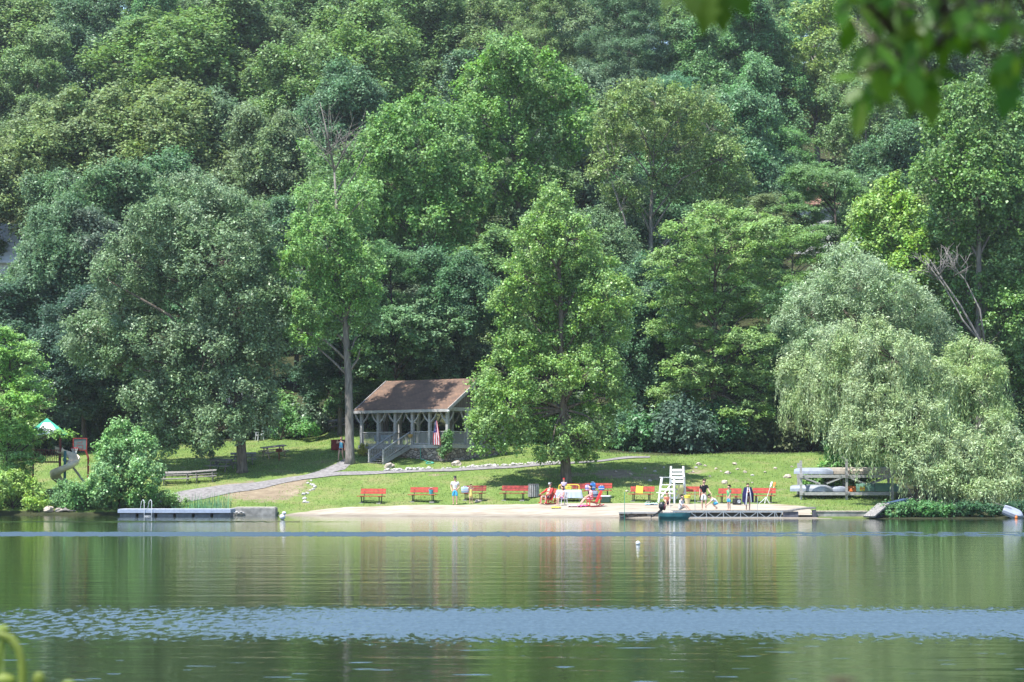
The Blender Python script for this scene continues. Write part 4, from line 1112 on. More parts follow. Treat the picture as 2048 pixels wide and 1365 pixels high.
hero('climbing_plant', 'leafy vine growing up the corner of the fieldstone base', 'plant', q, q + Vector((0, 0, 1.9)), [(893, 882, 9, 11), (897, 870, 6, 9), (888, 897, 7, 12), (882, 906, 5, 8), (899, 893, 6, 9)], q.y, (.075, .15, .045), 302, size=.2, per=50, ln=.13, wd=.08, bark=BARK_D, r0=.02, flare=1, spread=.4, lower=.7)
h0 = local(pp, R(-38), (-2.35, -.20, -.2))
mb = MB(); zb = tz(h0.x, h0.y - .4)
pts = [h0, h0 + Vector((.02, -.1, -.4)), h0 + Vector((.05, -.25, -.8)), Vector((h0.x + .25, h0.y - .6, zb + .03)), Vector((h0.x + .5, h0.y - 1.2, tz(h0.x + .5, h0.y - 1.2) + .03))]
for k in range(14):
    a = k * .8; x, y = h0.x + .75 + .28 * math.cos(a), h0.y - 1.9 + .28 * math.sin(a); pts.append(Vector((x, y, tz(x, y) + .03 + .004 * k)))
mb.tube(pts, .028, 6); o = mb.build('garden_hose', HOSEG, smooth=True); tag(o, 'green garden hose hanging down the fieldstone base onto the grass', 'hose')
t = thing('slatted_bin', 'maroon slatted wooden bin on the lawn behind the walking person', 'bin', G(679, 902), R(-20))
mb = MB(); mb.box((0, 0, .40), (1.02, .62, .70)); mb.build('bin_body', M('maroon_core', (.10, .018, .02), .7, .2, .2, 6), t)
for k in range(11):
    mb = MB(); mb.box((-.50 + k * .1, -.325, .40), (.07, .025, .72)); mb.build('slat', MAROON, t)
mb = MB(); mb.box((0, 0, .79), (1.16, .74, .06)); mb.build('lid', MAROON, t)

# ------------------------------------------------------------------ picnic tables
def picnic(label, p, rz, wood=GREYW2, length=1.85):
    t = thing('picnic_table', label, 'picnic table', p, rz, 'picnic tables under the oak')
    e_ = .8; nz_ = Vector((tz(p.x - e_, p.y) - tz(p.x + e_, p.y), tz(p.x, p.y - e_) - tz(p.x, p.y + e_), 2 * e_)).normalized()
    t.rotation_euler = (Vector((0, 0, 1)).rotation_difference(nz_).to_matrix() @ Matrix.Rotation(rz, 3, 'Z')).to_euler()
    mb = MB()
    for k in range(5): mb.box((0, -.30 + k * .15, .75), (length, .135, .045))
    mb.build('table_top', wood, t)
    for s in (-1, 1):
        mb = MB()
        for k in (0, 1): mb.box((0, s * (.62 + .13 * k), .44), (length, .12, .045))
        mb.build('seat', wood, t)
        mb = MB(); x = s * (length / 2 - .3)
        for q in (-1, 1): mb.bar((x, q * .26, .725), (x, q * .66, 0), .045, .12)
        mb.bar((x + .05, -.76, .395), (x + .05, .76, .395), .04, .10); mb.bar((x + .05, -.34, .70), (x + .05, .34, .70), .04, .08)
        mb.build('leg_frame', wood, t)
    return t
PIC = M('sunlit_picnic_wood', (.30, .25, .20), .85, .2, .2, 4, stretch=(1, 5, 1))  # paler wood tone, with full sun painted into the colour
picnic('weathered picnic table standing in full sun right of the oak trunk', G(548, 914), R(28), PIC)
picnic('grey picnic table in the shade touching the left side of the oak trunk', G(443, 941), R(-22))
picnic('grey picnic table half hidden behind the oak trunk', G(487, 928), R(8))
picnic('long picnic table in deep shade nearest the asphalt path', G(352, 967), R(3), length=2.2)
picnic('picnic table in deep shade end to end with the one nearest the asphalt path', G(410, 964), R(4), length=1.7)
picnic('picnic table in the shade of the wood left of the pavilion', G(683, 858), R(10))
p = G(558, 922)
t = thing('park_grill', 'rusty pedestal grill in front of the sunlit picnic table', 'grill', p)
mb = MB(); mb.tube([(0, 0, -.1), (0, 0, .62)], .04, 8); mb.build('pedestal', RUST, t)
mb = MB(); mb.box((0, 0, .66), (.45, .36, .05)); mb.box((-.21, 0, .78), (.03, .36, .2)); mb.box((.21, 0, .78), (.03, .36, .2)); mb.box((0, .17, .78), (.39, .03, .2)); mb.build('firebox', RUST, t)
p = G(519, 882)
t = thing('plastic_chair', 'white plastic garden chair facing left at the wood edge', 'chair', p, R(-62))
mb = MB(); mb.box((0, 0, .43), (.48, .46, .04)); mb.build('seat', WPL, t)
mb = MB()
for k in range(6): mb.bar((-.2 + k * .08, .21, .44), (-.2 + k * .08, .31, .92), .05, .02)
mb.bar((-.23, .31, .93), (.23, .31, .93), .07, .03); mb.build('backrest', WPL, t)
for x in (-.22, .22):
    for y in (-.2, .2):
        mb = MB(); mb.bar((x, y, .41), (x * 1.15, y * 1.25, 0), .045); mb.build('leg', WPL, t)
    mb = MB(); mb.bar((x * 1.1, .27, .66), (x * 1.1, -.18, .66), .05, .03); mb.bar((x * 1.1, -.19, .66), (x * 1.1, -.2, .44), .04); mb.build('armrest', WPL, t)
p = on(470, 193)
t = thing('shed', 'pale blue-grey shed in the shade behind the oak', 'shed', (p.x, p.y, p.z - .3), R(8))
BG_ = M('pale_blue_siding', (.30, .35, .40), .8, .2, .1, 3, stretch=(1, 1, 6))
mb = MB(); mb.box((0, 0, 1.3), (4.2, 3, 2.6)); mb.build('wall', BG_, t)
mb = MB(); mb.add([(-2.3, -1.8, 2.5), (2.3, -1.8, 2.5), (2.3, 0, 3.5), (-2.3, 0, 3.5), (2.3, 1.8, 2.5), (-2.3, 1.8, 2.5)], [(0, 1, 2, 3), (3, 2, 4, 5), (1, 4, 2), (0, 3, 5)]); mb.build('roof', M('slate_roof', (.10, .11, .13), .8, .2, .2, 3), t)
mb = MB(); mb.box((1.1, -1.53, 1.0), (.95, .06, 2.0)); mb.build('door', WHITE, t)
for px, lab in ((535, 'left of two orange-flowered plants beside the white plastic chair'), (546, 'right of two orange-flowered plants beside the white plastic chair')):
    p = G(px, 876); t = thing('flower_plant', lab, 'flower', p); r_ = random.Random(px)
    mb = MB()
    for k in range(7): a = k * .9; mb.bar((0, 0, 0), (.16 * math.cos(a), .16 * math.sin(a), .40), .03, .01)
    mb.build('leaves', DGREEN, t)
    mb = MB()
    for k in range(5): a = k * 1.3; mb.lathe([(.01, 0), (.06, .05), (.09, .11), (.05, .10)], 7, (.12 * math.cos(a), .12 * math.sin(a), .45 + .05 * (k % 2)))
    mb.build('blossoms', M('orange_petal', (.50, .16, .08), .7, .2, .1, 8), t)

# ------------------------------------------------------------------ benches on the beach
def bench(label, px, py, rz, wmul=1.0, paint=RED, slats=2):
    t = thing('park_bench', label, 'bench', G(px, py), R(rz), 'benches along the beach')
    w = 1.9 * wmul
    mb = MB()
    for k in range(3): mb.box((0, -.24 + k * .165, .46), (w, .15, .045))
    mb.build('seat', paint, t)
    mb = MB(); hh = .36 / slats
    for k in range(slats):
        z = .60 + hh * (k + .5); mb.box((0, .20 + .16 * (z - .5), z), (w, .035, hh - .022), rot=(-.16, 0, 0))
    mb.build('backrest', paint, t)
    for s in (-1, 1):
        x = s * (w / 2 - .28); mb = MB()
        mb.bar((x, -.16, .435), (x, -.16, -.1), .05); mb.bar((x, .16, .435), (x, .12, -.1), .05); mb.bar((x, -.3, .42), (x, .2, .42), .045, .03); mb.bar((x, .19, .43), (x, .285, .97), .045, .03)
        mb.build('leg', IRON, t)
    mb = MB()
    for s in (-1, 1): mb.box((s * (w / 2 - .28), 0, -.03), (.3, .55, .1))
    mb.build('footing', CONC, t)
    return t
bench('plain red bench standing alone, leftmost of the row', 743, 1007, -27)
bench('red bench with a turquoise bucket on its seat', 846, 1004, -16)
bench('dark red slatted bench behind the child in yellow', 947, 1001, -22, .85, MAROON, 3)
bench('red bench in the tree shade left of the trash barrel', 1028, 1001, -18, .95, RED2)
bench('red bench behind the white table at the poplar trunk', 1146, 997, -5, .85, RED2)
bench('red bench heaped with bags behind the right rocking chair', 1196, 996, -8, .95, RED)
bench('red bench with a yellow board propped on its seat', 1283, 1003, -20, .85, RED)
bench('red bench half hidden behind the lifeguard chair with the pink bag', 1382, 1003, -18, .95, RED)
bench('red bench behind the child in the green and black shirt', 1458, 1007, -20, .8, RED)
bench('red bench at the right end of the row with oars leaning on it', 1527, 1006, -18, .8, RED)

def at_local(px, py, dy=0.0):
    p = G(px, py); return Vector((p.x, p.y + dy, p.z))
# turquoise bucket, bags, boards on the benches
q = G(862, 1004) + Vector((0, .1, .49))
t = thing('bucket', 'turquoise sand bucket standing on a red bench', 'bucket', q)
mb = MB(); mb.lathe([(.11, 0), (.16, .30), (.15, .30), (.105, .02)], 14); mb.build('bucket_body', M('turquoise_plastic', (.06, .45, .50), .5, .4, .1, 5), t)
mb = MB(); mb.tube([(-.155, 0, .29), (-.11, -.02, .40), (0, -.03, .44), (.11, -.02, .40), (.155, 0, .29)], .01, 5); mb.build('handle', WPL, t)
def bag(name, label, q, s, mat, mat2, seed, handles=True):
    """a soft square bag: bulging sides, slack top, two handles, a band"""
    t = thing(name, label, 'bag', q, R(seed * 37 % 40 - 20)); r_ = random.Random(seed)
    rows = []
    for j in range(7):
        z = j / 6; k = .88 + .16 * math.sin(z * 2.7) - .10 * (j == 6); row = []
        for i in range(21):
            a = 2 * math.pi * (i % 20) / 20; c_, s_ = math.cos(a), math.sin(a); e = .45
            row.append((s[0] / 2 * k * math.copysign(abs(c_) ** e, c_), s[1] / 2 * (k - .35 * z) * math.copysign(abs(s_) ** e, s_), z * s[2] * (1 + .10 * math.sin(i * 1.3 + seed) * z)))
        rows.append(row)
    mb = MB(); mb.grid(rows); b0 = len(mb.v); mb.add([(x, y, z * .96) for x, y, z in rows[-1][:20]], [tuple(range(20))]); mb.build('bag_body', mat, t, smooth=True)
    if handles:
        for y in (-.06, .06):
            mb = MB(); mb.tube([(-s[0] * .25, y, s[2] * .9), (-s[0] * .16, y * .5, s[2] * 1.22), (s[0] * .12, y * .5, s[2] * 1.20), (s[0] * .25, y, s[2] * .9)], .012, 5); mb.build('handle', mat2, t)
    mb = MB(); mb.grid([[(x * 1.015, y * 1.03, z) for x, y, z in rows[j]] for j in (2, 3)]); mb.build('band', mat2, t, smooth=True)
    return t
sz = lambda px, py, dz=.49, dy=0: G(px, py) + Vector((0, dy, dz))
bag('beach_bag', 'blue and white beach bag on the bench beside the child in yellow', sz(930, 1001), (.50, .30, .36), LBLUE, WPL, 1)
bag('beach_bag', 'blue bag with a tall handle on the bench behind the right rocking chair', sz(1186, 996, .49, .05), (.34, .24, .46), BLUE, LBLUE, 2)
bag('beach_bag', 'white bag patterned in purple next to the dark-haired seated person', sz(1176, 996, .49), (.36, .26, .32), M('purple_pattern', (.55, .5, .62), .85, .1, .3, 14, second=(.18, .10, .28)), BLUE, 3)
bag('beach_bag', 'grey-blue bag on the ground by the right rocking chair', sz(1187, 996, .02, -.5), (.56, .36, .42), M('grey_blue_cloth', (.22, .27, .34), .85, .1, .2, 8), NAVY, 4)
bag('beach_bag', 'blue bag with a white towel on the right end of the heaped bench', sz(1203, 996, .49), (.40, .26, .26), BLUE, WPL, 5)
bag('beach_bag', 'hot pink bag hanging on the lifeguard chair side of a bench', sz(1366, 1003, .49, -.1), (.36, .24, .40), PINK, PALEP, 6)
q = sz(1279, 1003, .50)
mb = MB(); mb.box((0, 0, .25), (.46, .035, .5), rot=(-.35, .12, 0)); o = mb.build('kick_board', YELL, bevel=.015); o.location = q; tag(o, 'yellow swimming board propped on the seat of a red bench', 'board')
q = sz(1138, 997, .50, -.2)
t = thing('inflatable_raft', 'yellow rimmed inflatable raft leaning behind the white table', 'raft', q, 0)
def sgn(v): return 1 if v > 0 else -1
pts = [(.66 * sgn(math.cos(a)) * abs(math.cos(a)) ** .35, .05 * math.sin(a), .16 + .22 * sgn(math.sin(a)) * abs(math.sin(a)) ** .35) for a in [2 * math.pi * (k + .5) / 28 for k in range(28)]]
mb = MB(); mb.tube(pts, .032, 7, closed=True); mb.build('rim', YELL, t, smooth=True)
mb = MB()
for k in range(5): x = -.5 + k * .25; mb.bar((x, 0, -.04), (x, 0, .36), .02)
mb.build('net', M('thin_cord', (.4, .36, .2), .8, .2, .1, 5), t)
bag('beach_bag', 'yellow-green bag inside the yellow rim behind the white table', sz(1137, 997, .50, -.32), (.42, .2, .30), M('yellow_green_cloth', (.40, .42, .07), .8, .1, .2, 6), YELL, 7)
# cooler
t = thing('cooler', 'dark green cooler with a white lid right of the rocking chair', 'cooler', G(1211, 1006), R(-14))
mb = MB(); mb.box((0, 0, .19), (.62, .40, .36), taper=1.06); mb.build('cooler_body', DGREEN, t, bevel=.02)
mb = MB(); mb.box((0, 0, .42), (.70, .46, .10)); mb.build('lid', WPL, t, bevel=.025)
for s in (-1, 1):
    mb = MB(); mb.tube([(s * .33, -.1, .30), (s * .38, -.08, .27), (s * .38, .08, .27), (s * .33, .1, .30)], .015, 5); mb.build('handle', WPL, t)
# slatted trash barrel
t = thing('trash_barrel', 'dark slatted trash barrel in the shade left of the red chairs', 'trash barrel', G(1067, 995))
mb = MB(); mb.lathe([(.30, 0), (.33, .1), (.33, .85), (.28, .88), (.28, .5)], 16); mb.build('liner', BLACK, t)
for k in range(18):
    a = k * 2 * math.pi / 18; mb = MB(); mb.box((.355 * math.cos(a), .355 * math.sin(a), .44), (.028, .075, .84), rot=(0, 0, a)); mb.build('slat', GREYW, t)
mb = MB(); mb.tube([(.37 * math.cos(k * .3927), .37 * math.sin(k * .3927), .82) for k in range(16)], .02, 5, closed=True); mb.build('hoop', IRON, t)
# the table under a pale cloth
t = thing('folding_table', 'long table under a pale blue-white cloth beside the poplar trunk', 'table', G(1137, 1003), R(-2))
mb = MB(); mb.box((0, 0, .70), (1.62, .74, .04)); mb.build('table_top', WPL, t)
for x in (-.7, .7):
    for y in (-.3, .3):
        mb = MB(); mb.tube([(x, y, 0), (x, y, .68)], .02, 6); mb.build('leg', STEEL, t)
CLOTH = M('pale_tablecloth', (.44, .52, .58), .85, .1, .1, 2.5, second=(.46, .46, .56))
cl = thing('tablecloth', 'pale blue-white cloth draped over the long beach table', 'tablecloth', G(1137, 1003), R(-2))
mb = MB(); ring = []
n_ = 72
def rect(u, hx, hy):
    c, s_ = math.cos(u), math.sin(u); k = max(abs(c) / hx, abs(s_) / hy); return c / k, s_ / k
rows = [[(x * f, y * f, .726) for x, y in [rect(2 * math.pi * i / n_, .84, .40) for i in range(n_ + 1)]] for f in (.05, .5, .97)]
for j in range(1, 7):
    v = j / 6; row = []
    for i in range(n_ + 1):
        u = 2 * math.pi * (i % n_) / n_; x, y = rect(u, .84, .40); w = 1 + v * (.10 + .05 * math.sin(u * 13))
        row.append((x * w, y * w * 1.02, .726 - v * .52))
    rows.append(row)
mb.grid(rows); mb.build('cloth', CLOTH, cl, smooth=True)

def adirondack(label, px, py, rz):
    t = thing('rocking_chair', label, 'chair', G(px, py), R(rz), 'red chairs at the white table')
    mb = MB()
    for k in range(5): mb.box((0, -.34 + k * .115, .36 - k * .018), (.54, .10, .025), rot=(-.15, 0, 0))
    mb.build('seat', BRED, t)
    mb = MB()
    for k in range(5): x = -.24 + k * .12; mb.bar((x * .9, .16, .30), (x * 1.15, .50, 1.0 + .04 * (1 - abs(k - 2))), .105, .022)
    mb.bar((-.28, .34, .62), (.28, .34, .62), .06, .025); mb.build('backrest', BRED, t)
    for s in (-1, 1):
        mb = MB(); mb.box((s * .34, -.10, .60), (.13, .72, .025)); mb.build('armrest', BRED, t)
        mb = MB(); mb.bar((s * .30, -.38, .08), (s * .30, -.36, .59), .09, .03); mb.bar((s * .30, -.36, .34), (s * .30, .30, .18), .11, .03); mb.bar((s * .30, .28, .10), (s * .31, .38, .62), .08, .03); mb.build('leg', BRED, t)
        mb = MB(); mb.tube([(s * .30, -.52, .11), (s * .30, -.3, .045), (s * .30, .05, .03), (s * .30, .35, .06), (s * .30, .58, .16)], .03, 6); mb.build('rocker', BRED, t)
    return t
adirondack('red rocking chair with a person in it left of the white table', 1096, 1009, -52)
adirondack('red rocking chair right of the white table beside the cooler', 1188, 1014, -74)
t = thing('plastic_chair', 'white plastic chair under the person in pale pink at the table', 'chair', G(1126, 1011), R(-70))
mb = MB(); mb.box((0, 0, .42), (.46, .44, .035)); mb.build('seat', WPL, t)
mb = MB()
for k in range(5): mb.bar((-.18 + k * .09, .20, .43), (-.18 + k * .09, .27, .80), .055, .02)
mb.bar((-.22, .27, .81), (.22, .27, .81), .06, .03); mb.build('backrest', WPL, t)
for x in (-.2, .2):
    for y in (-.18, .18):
        mb = MB(); mb.bar((x, y, .40), (x * 1.15, y * 1.2, 0), .04); mb.build('leg', WPL, t)

# towels on the sand
def towel(label, px, py, w, d, mat, seed, rz=0):
    p = G(px, py); r_ = random.Random(seed); rows = []
    for j in range(9):
        row = []
        for i in range(13):
            x, y = (i / 12 - .5) * w, (j / 8 - .5) * d
            X, Y = p.x + x * math.cos(rz) - y * math.sin(rz), p.y + x * math.sin(rz) + y * math.cos(rz)
            row.append((X - p.x, Y - p.y, tz(X, Y) - p.z + .03 + r_.uniform(0, .07)))
        rows.append(row)
    mb = MB(); mb.grid(rows); o = mb.build('beach_towel', mat, smooth=True); o.location = p
    s_ = o.modifiers.new('thickness', 'SOLIDIFY'); s_.thickness = .012; s_.offset = 1
    tag(o, label, 'towel')
towel('pink towel on the sand under the legs of the seated people', 1150, 1014, .9, .6, PALEP, 1)
towel('bright pink towel crumpled beside the right rocking chair', 1166, 1014, .8, .6, PINK, 2, .3)
towel('yellow towel on the sand left of the white plastic chair', 1112, 1017, .6, .5, YELL, 3)
towel('blue towel spread on the sand in front of the bench with the yellow board', 1302, 1010, .8, .7, LBLUE, 4)

# ------------------------------------------------------------------ lifeguard chair
t = thing('lifeguard_chair', 'tall white wooden lifeguard chair with a ladder back on the sand', 'lifeguard chair', G(1345, 1005), R(-38))
legs = [(-.52, -.62), (.52, -.62), (-.52, .55), (.52, .55)]
for x, y in legs:
    mb = MB(); top = 1.62 if y < 0 else 2.32
    mb.bar((x * 1.18, y * 1.12, -.1), (x * .92, y * .8 + (0 if y < 0 else .12), top), .12, .09); mb.build('leg', WHITE, t)
mb = MB()
for k in range(6): mb.box((0, -.52 + k * .19, 1.12), (1.1, .165, .04))
mb.build('seat', WHITE, t)
mb = MB()
for z in (1.34, 1.58, 1.82, 2.06): mb.box((0, .56 + (z - 1.3) * .08, z), (.94, .035, .155))
mb.build('backrest', WHITE, t)
mb = MB()
for z in (.28, .55, .82): mb.box((0, .60 - z * .05, z), (1.12, .045, .11)); mb.box((0, -.68 + z * .10, z), (1.12, .045, .10))
mb.build('rungs', WHITE, t)
for s in (-1, 1):
    mb = MB(); mb.box((s * .53, -.02, 1.60), (.15, 1.12, .045)); mb.build('armrest', WHITE, t)
    mb = MB(); mb.bar((s * .60, -.68, .1), (s * .56, .55, 1.06), .09, .035); mb.build('brace', WHITE, t)
mb = MB(); mb.box((0, -.86, .62), (1.1, .34, .045)); mb.build('footrest', WHITE, t)
mb = MB(); rows = []
for j in range(10):
    v = j / 9; rows.append([(.62 + .05 * math.sin(v * 6) + .02 * i % 2, -.1 + (i / 6 - .5) * (.35 + .3 * v), 1.12 - v * .85 + .02 * math.sin(i * 2)) for i in range(7)])
o = MB(); o.grid(rows); o = o.build('beach_towel', M('pale_yellow_cloth', (.62, .58, .30), .85, .1, .12, 6), smooth=True)
o.location = t.location; o.rotation_euler = (0, 0, R(-38)); tag(o, 'pale yellow towel hanging from the side of the lifeguard chair', 'towel')
t = thing('bucket', 'yellow bucket on the grass right of the lifeguard chair', 'bucket', G(1375, 1008))
mb = MB(); mb.lathe([(.14, 0), (.19, .38), (.18, .38), (.13, .03)], 14); mb.build('bucket_body', M('cream_plastic', (.62, .52, .30), .5, .4, .1, 5), t)
mb = MB(); mb.lathe([(.20, .36), (.20, .52), (.15, .56), (.06, .54)], 14); mb.build('bucket_rim', YELL, t)
# black boom box, oars
t = thing('stereo', 'black portable stereo on the grass behind the child in green', 'stereo', G(1474, 1010), R(-8))
mb = MB(); mb.box((0, 0, .20), (.56, .24, .38)); mb.build('case', BLACK, t, bevel=.03)
for x in (-.17, .14):
    mb = MB(); mb.lathe([(.10, 0), (.115, .02), (.08, .03), (.03, .015)], 14); o = mb.build('speaker', STEEL if x > 0 else IRON, t); o.location = (x, -.125, .2); o.rotation_euler = (math.pi / 2, 0, 0)
mb = MB(); mb.tube([(-.2, 0, .39), (-.18, 0, .48), (.18, 0, .48), (.2, 0, .39)], .015, 5); mb.build('handle', RED2, t)
OARW = M('pale_oar_wood', (.62, .56, .46), .6, .3, .1, 5)
for lab, a, c, bl in (('pale oar leaning left on the bench at the right end of the row', (1530, 1008), (1544, 964), WPL), ('pale oar with an orange blade leaning on the rightmost bench', (1540, 1006), (1550, 965), ORNG)):
    p = G(*a); tp = at(c[0], c[1], p.y + .35); t = thing('oar', lab, 'oar', p)
    d = tp - p; mb = MB(); mb.tube([(0, 0, .02), d * .8], .022, 6); mb.build('shaft', OARW, t)
    mb = MB(); mb.bar(d * .78, d, .15, .025); mb.build('blade', bl, t)
p = G(1532, 1008); t = thing('folding_stand', 'white tripod stand folded on the grass at the foot of the oars', 'stand', p)
for k, (x, y) in enumerate(((-.45, -.1), (-.12, -.16), (.22, -.12))):
    mb = MB(); mb.tube([(0, 0, .42), (x * .6, y * .6, .16), (x, y, .015)], .02, 6); mb.build('leg', WPL, t)
for px, py, h, lab in ((1249, 1018, .95, 'thin green marker pole standing at the left end of the dock ledge'), (1390, 1021, 1.15, 'thin grey dock pole in front of the half hidden bench'), (1515, 1022, .75, 'thin dark dock pole right of the person in the navy towel'), (1340, 1020, .8, 'thin white pole between the outboard motor and the seated person')):
    p = at(px, py, 143.9); mb = MB(); mb.tube([(0, 0, -.9), (0, 0, h)], .018, 6); mb.ball((0, 0, h), .03, 6, 4)
    o = mb.build('marker_pole', HOSEG if px == 1249 else (WPL if px == 1340 else STEEL)); o.location = p; tag(o, lab, 'pole')

# ------------------------------------------------------------------ dock, ledge, boat with outboard
def X_(px, Y): return (px - 1024) / F * Y
Yd = 143.6; zt = zrow(1021.5, Yd)
t = thing('dock', 'low aluminium truss dock along the beach with planked top', 'dock', (X_(1378, Yd), Yd, 0))
xs = [X_(px, Yd) - X_(1378, Yd) for px in (1345, 1378, 1412, 1446, 1480, 1514, 1548, 1565)]
for a, c in zip(xs[:-1], xs[1:]):
    mb = MB(); k_ = max(1, int((c - a) / .14))
    for k in range(k_): mb.box((a + (k + .5) * (c - a) / k_, .85, zt - .02), ((c - a) / k_ - .012, 1.7, .04))
    mb.build('deck_section', GREYW2, t)
    mb = MB(); mb.bar((a, 0, zt - .075), (c, 0, zt - .075), .05, .07); mb.bar((a, 0, .06), (c, 0, .06), .04, .05); mid = (a + c) / 2
    mb.bar((a + .05, 0, zt - .1), (mid - .08, 0, .08), .035); mb.bar((c - .05, 0, zt - .1), (mid + .08, 0, .08), .035); mb.bar((a, 0, -.5), (a, 0, zt - .1), .045)
    mb.build('truss', STEEL, t)
    mb = MB(); mb.box(((a + c) / 2, .5, zt / 2 - .1), (c - a - .03, .3, zt - .05)); mb.build('float', M('dull_float', (.12, .11, .10), .8, .2, .2, 4), t)
t = thing('landing_ramp', 'grey plank ramp curving down to the right end of the dock', 'ramp', (X_(1565, Yd), Yd - .1, 0))
prof = [(0, zt), (.4, zt + .02), (.9, zt + .12), (1.4, zt + .18), (1.95, zt + .20)]
rows = [[(x, y, z) for x, z in prof] for y in (0, 1.8)]
mb = MB(); mb.grid(rows); o = mb.build('ramp_deck', GREYW2, t); s_ = o.modifiers.new('thickness', 'SOLIDIFY'); s_.thickness = .10
mb = MB(); mb.box((.45, .2, .1), (.9, .3, zt * 1.3)); mb.box((1.85, .2, .15), (.2, .35, zt * 1.5)); mb.build('pier', M('dark_pier', (.10, .10, .12), .85, .2, .2, 4), t)
t = thing('timber_ledge', 'low weathered timber and stone ledge left of the boat', 'ledge', (X_(1238, 144.2), 144.2, 0))
z2 = zrow(1024.5, 144.2); wl = X_(1345, 144.2) - X_(1238, 144.2)
mb = MB(); mb.box((wl / 2, .5, z2 - .05), (wl, 1.0, .10)); mb.build('cap_timber', GREYW, t)
mb = MB(); mb.box((wl / 2, .55, z2 / 2 - .25), (wl - .06, .8, z2 + .28)); mb.build('stone_face', STONE, t)
p = (X_(1630, 144), 144, 0); wl = X_(1735, 144) - X_(1630, 144)
t = thing('retaining_wall', 'low grey stone shore wall right of the dock', 'wall', p)
zz = zrow(1024.5, 144); mb = MB(); mb.box((wl / 2, .6, zz / 2 - .2), (wl, 1.0, zz + .4)); mb.build('stone_face', CONC, t)
mb = MB(); mb.box((wl / 2, .6, zz + .035), (wl + .06, 1.06, .06)); mb.build('coping', ROCKT, t)
Yb = 142.2; x0, x1 = X_(1318, Yb), X_(1380, Yb)
t = thing('motor_boat', 'small teal and black boat moored at the dock with a raised outboard', 'boat', ((x0 + x1) / 2, Yb, 0))
def hull(mb, L, W, Hh, bow=.55, stern=.9, nseg=14, mi=0, flip=1, flare=.8, rocker=.12):
    rows = []
    for i in range(nseg + 1):
        u = i / nseg; k = min(1, (stern + (1 - stern) * min(1, u / .35))) * (1 - max(0, (u - bow) / (1 - bow)) ** 2.2)
        w = max(W / 2 * k, .02); zb = rocker * Hh * ((2 * u - 1) ** 4) + (Hh * .45 * max(0, (u - .8) / .2) ** 2)
        x = (u - .5) * L
        rows.append([(x, -w, flip * Hh * (1 + .12 * max(0, u - .6))), (x, -w * .97, flip * (Hh * .55 + zb * .4)), (x, -w * flare, flip * (Hh * .12 + zb)), (x, -w * .4, flip * zb), (x, w * .4, flip * zb), (x, w * flare, flip * (Hh * .12 + zb)), (x, w * .97, flip * (Hh * .55 + zb * .4)), (x, w, flip * Hh * (1 + .12 * max(0, u - .6)))])
    mb.grid(rows, mi); b = len(mb.v); mb.add(rows[0], [tuple(range(8))], mi)
    return mb
mb = MB(); hull(mb, x1 - x0, 1.1, .42, .7); o = mb.build('hull', TEAL, t); o.location = (0, 0, -.10); s_ = o.modifiers.new('thickness', 'SOLIDIFY'); s_.thickness = .03
mb = MB(); mb.box((-.2, 0, .2), (.22, .95, .03)); mb.box((.35, 0, .2), (.2, .85, .03)); mb.build('thwart', GREYW, t)
mb = MB(); mb.box((-(x1 - x0) / 2 + .02, 0, .2), (.05, .9, .38)); mb.build('transom', BLACK, t)
om = thing('outboard_motor', 'black outboard motor tilted up on the stern of the teal boat', 'motor', (x0 + .05, Yb, .38), 0)
mb = MB(); mb.ball((.10, 0, .36), (.20, .17, .25), 12, 8); mb.build('cowling', BLACK, om, smooth=True)
mb = MB(); mb.ball((.24, 0, .30), (.10, .15, .2), 10, 6); mb.build('cowling_stripe', M('dark_maroon', (.12, .02, .03), .5, .4, .1, 5), om, smooth=True)
mb = MB(); mb.bar((.12, 0, .18), (-.12, 0, -.04), .13, .14); mb.bar((-.10, 0, -.02), (-.42, 0, -.2), .09, .09); mb.build('shaft', BLACK, om)
mb = MB(); mb.ball((-.44, 0, -.22), (.12, .06, .06), 8, 5)
for k in range(3): a = k * 2.1; mb.bar((-.52, 0, -.26), (-.54, .12 * math.cos(a), -.26 + .12 * math.sin(a)), .07, .015)
mb.build('propeller', IRON, om)
mb = MB(); mb.bar((.12, -.12, .05), (.05, -.12, -.2), .05); mb.bar((.12, .12, .05), (.05, .12, -.2), .05); mb.build('clamp', IRON, om)

# swim raft and wall at the left
Yr = 150.0; xa, xb = X_(238, Yr), X_(462, Yr); zt2 = zrow(1018.5, Yr)
t = thing('swim_raft', 'long white edged swim raft with a hooped ladder floating at the left shore', 'raft', ((xa + xb) / 2, Yr, 0))
wl = xb - xa; mb = MB()
for k in range(24): mb.box((-wl / 2 + (k + .5) * wl / 24, 1.3, zt2 - .02), (wl / 24 - .012, 2.55, .04))
mb.build('deck', M('pale_deck', (.36, .38, .42), .7, .3, .1, 5), t)
mb = MB(); mb.box((0, 0, zt2 - .14), (wl + .04, .06, .2)); mb.box((0, 2.6, zt2 - .14), (wl + .04, .06, .2)); mb.box((-wl / 2, 1.3, zt2 - .14), (.06, 2.5, .2)); mb.box((wl / 2, 1.3, zt2 - .14), (.06, 2.5, .2)); mb.build('rim_board', M('pale_blue_rim', (.36, .41, .52), .6, .3, .08, 4), t)
for k in range(6):
    mb = MB(); mb.box((-wl / 2 + (k + .5) * wl / 6, 1.3, .06), (wl / 6 - .16, 2.3, .36)); mb.build('float', M('grey_float', (.15, .165, .20), .6, .3, .2, 3), t, bevel=.04)
lad = MB()
for px in (285, 300):
    x = X_(px, Yr) - (xa + xb) / 2
    lad.tube([(x - .12, .15, zt2), (x - .02, .12, zt2 + .48), (x + .08, .05, zt2 + .58), (x + .16, -.05, zt2 + .48), (x + .18, -.1, zt2 - .2), (x + .18, -.1, -.6)], .018, 7)
x = X_(292, Yr) - (xa + xb) / 2
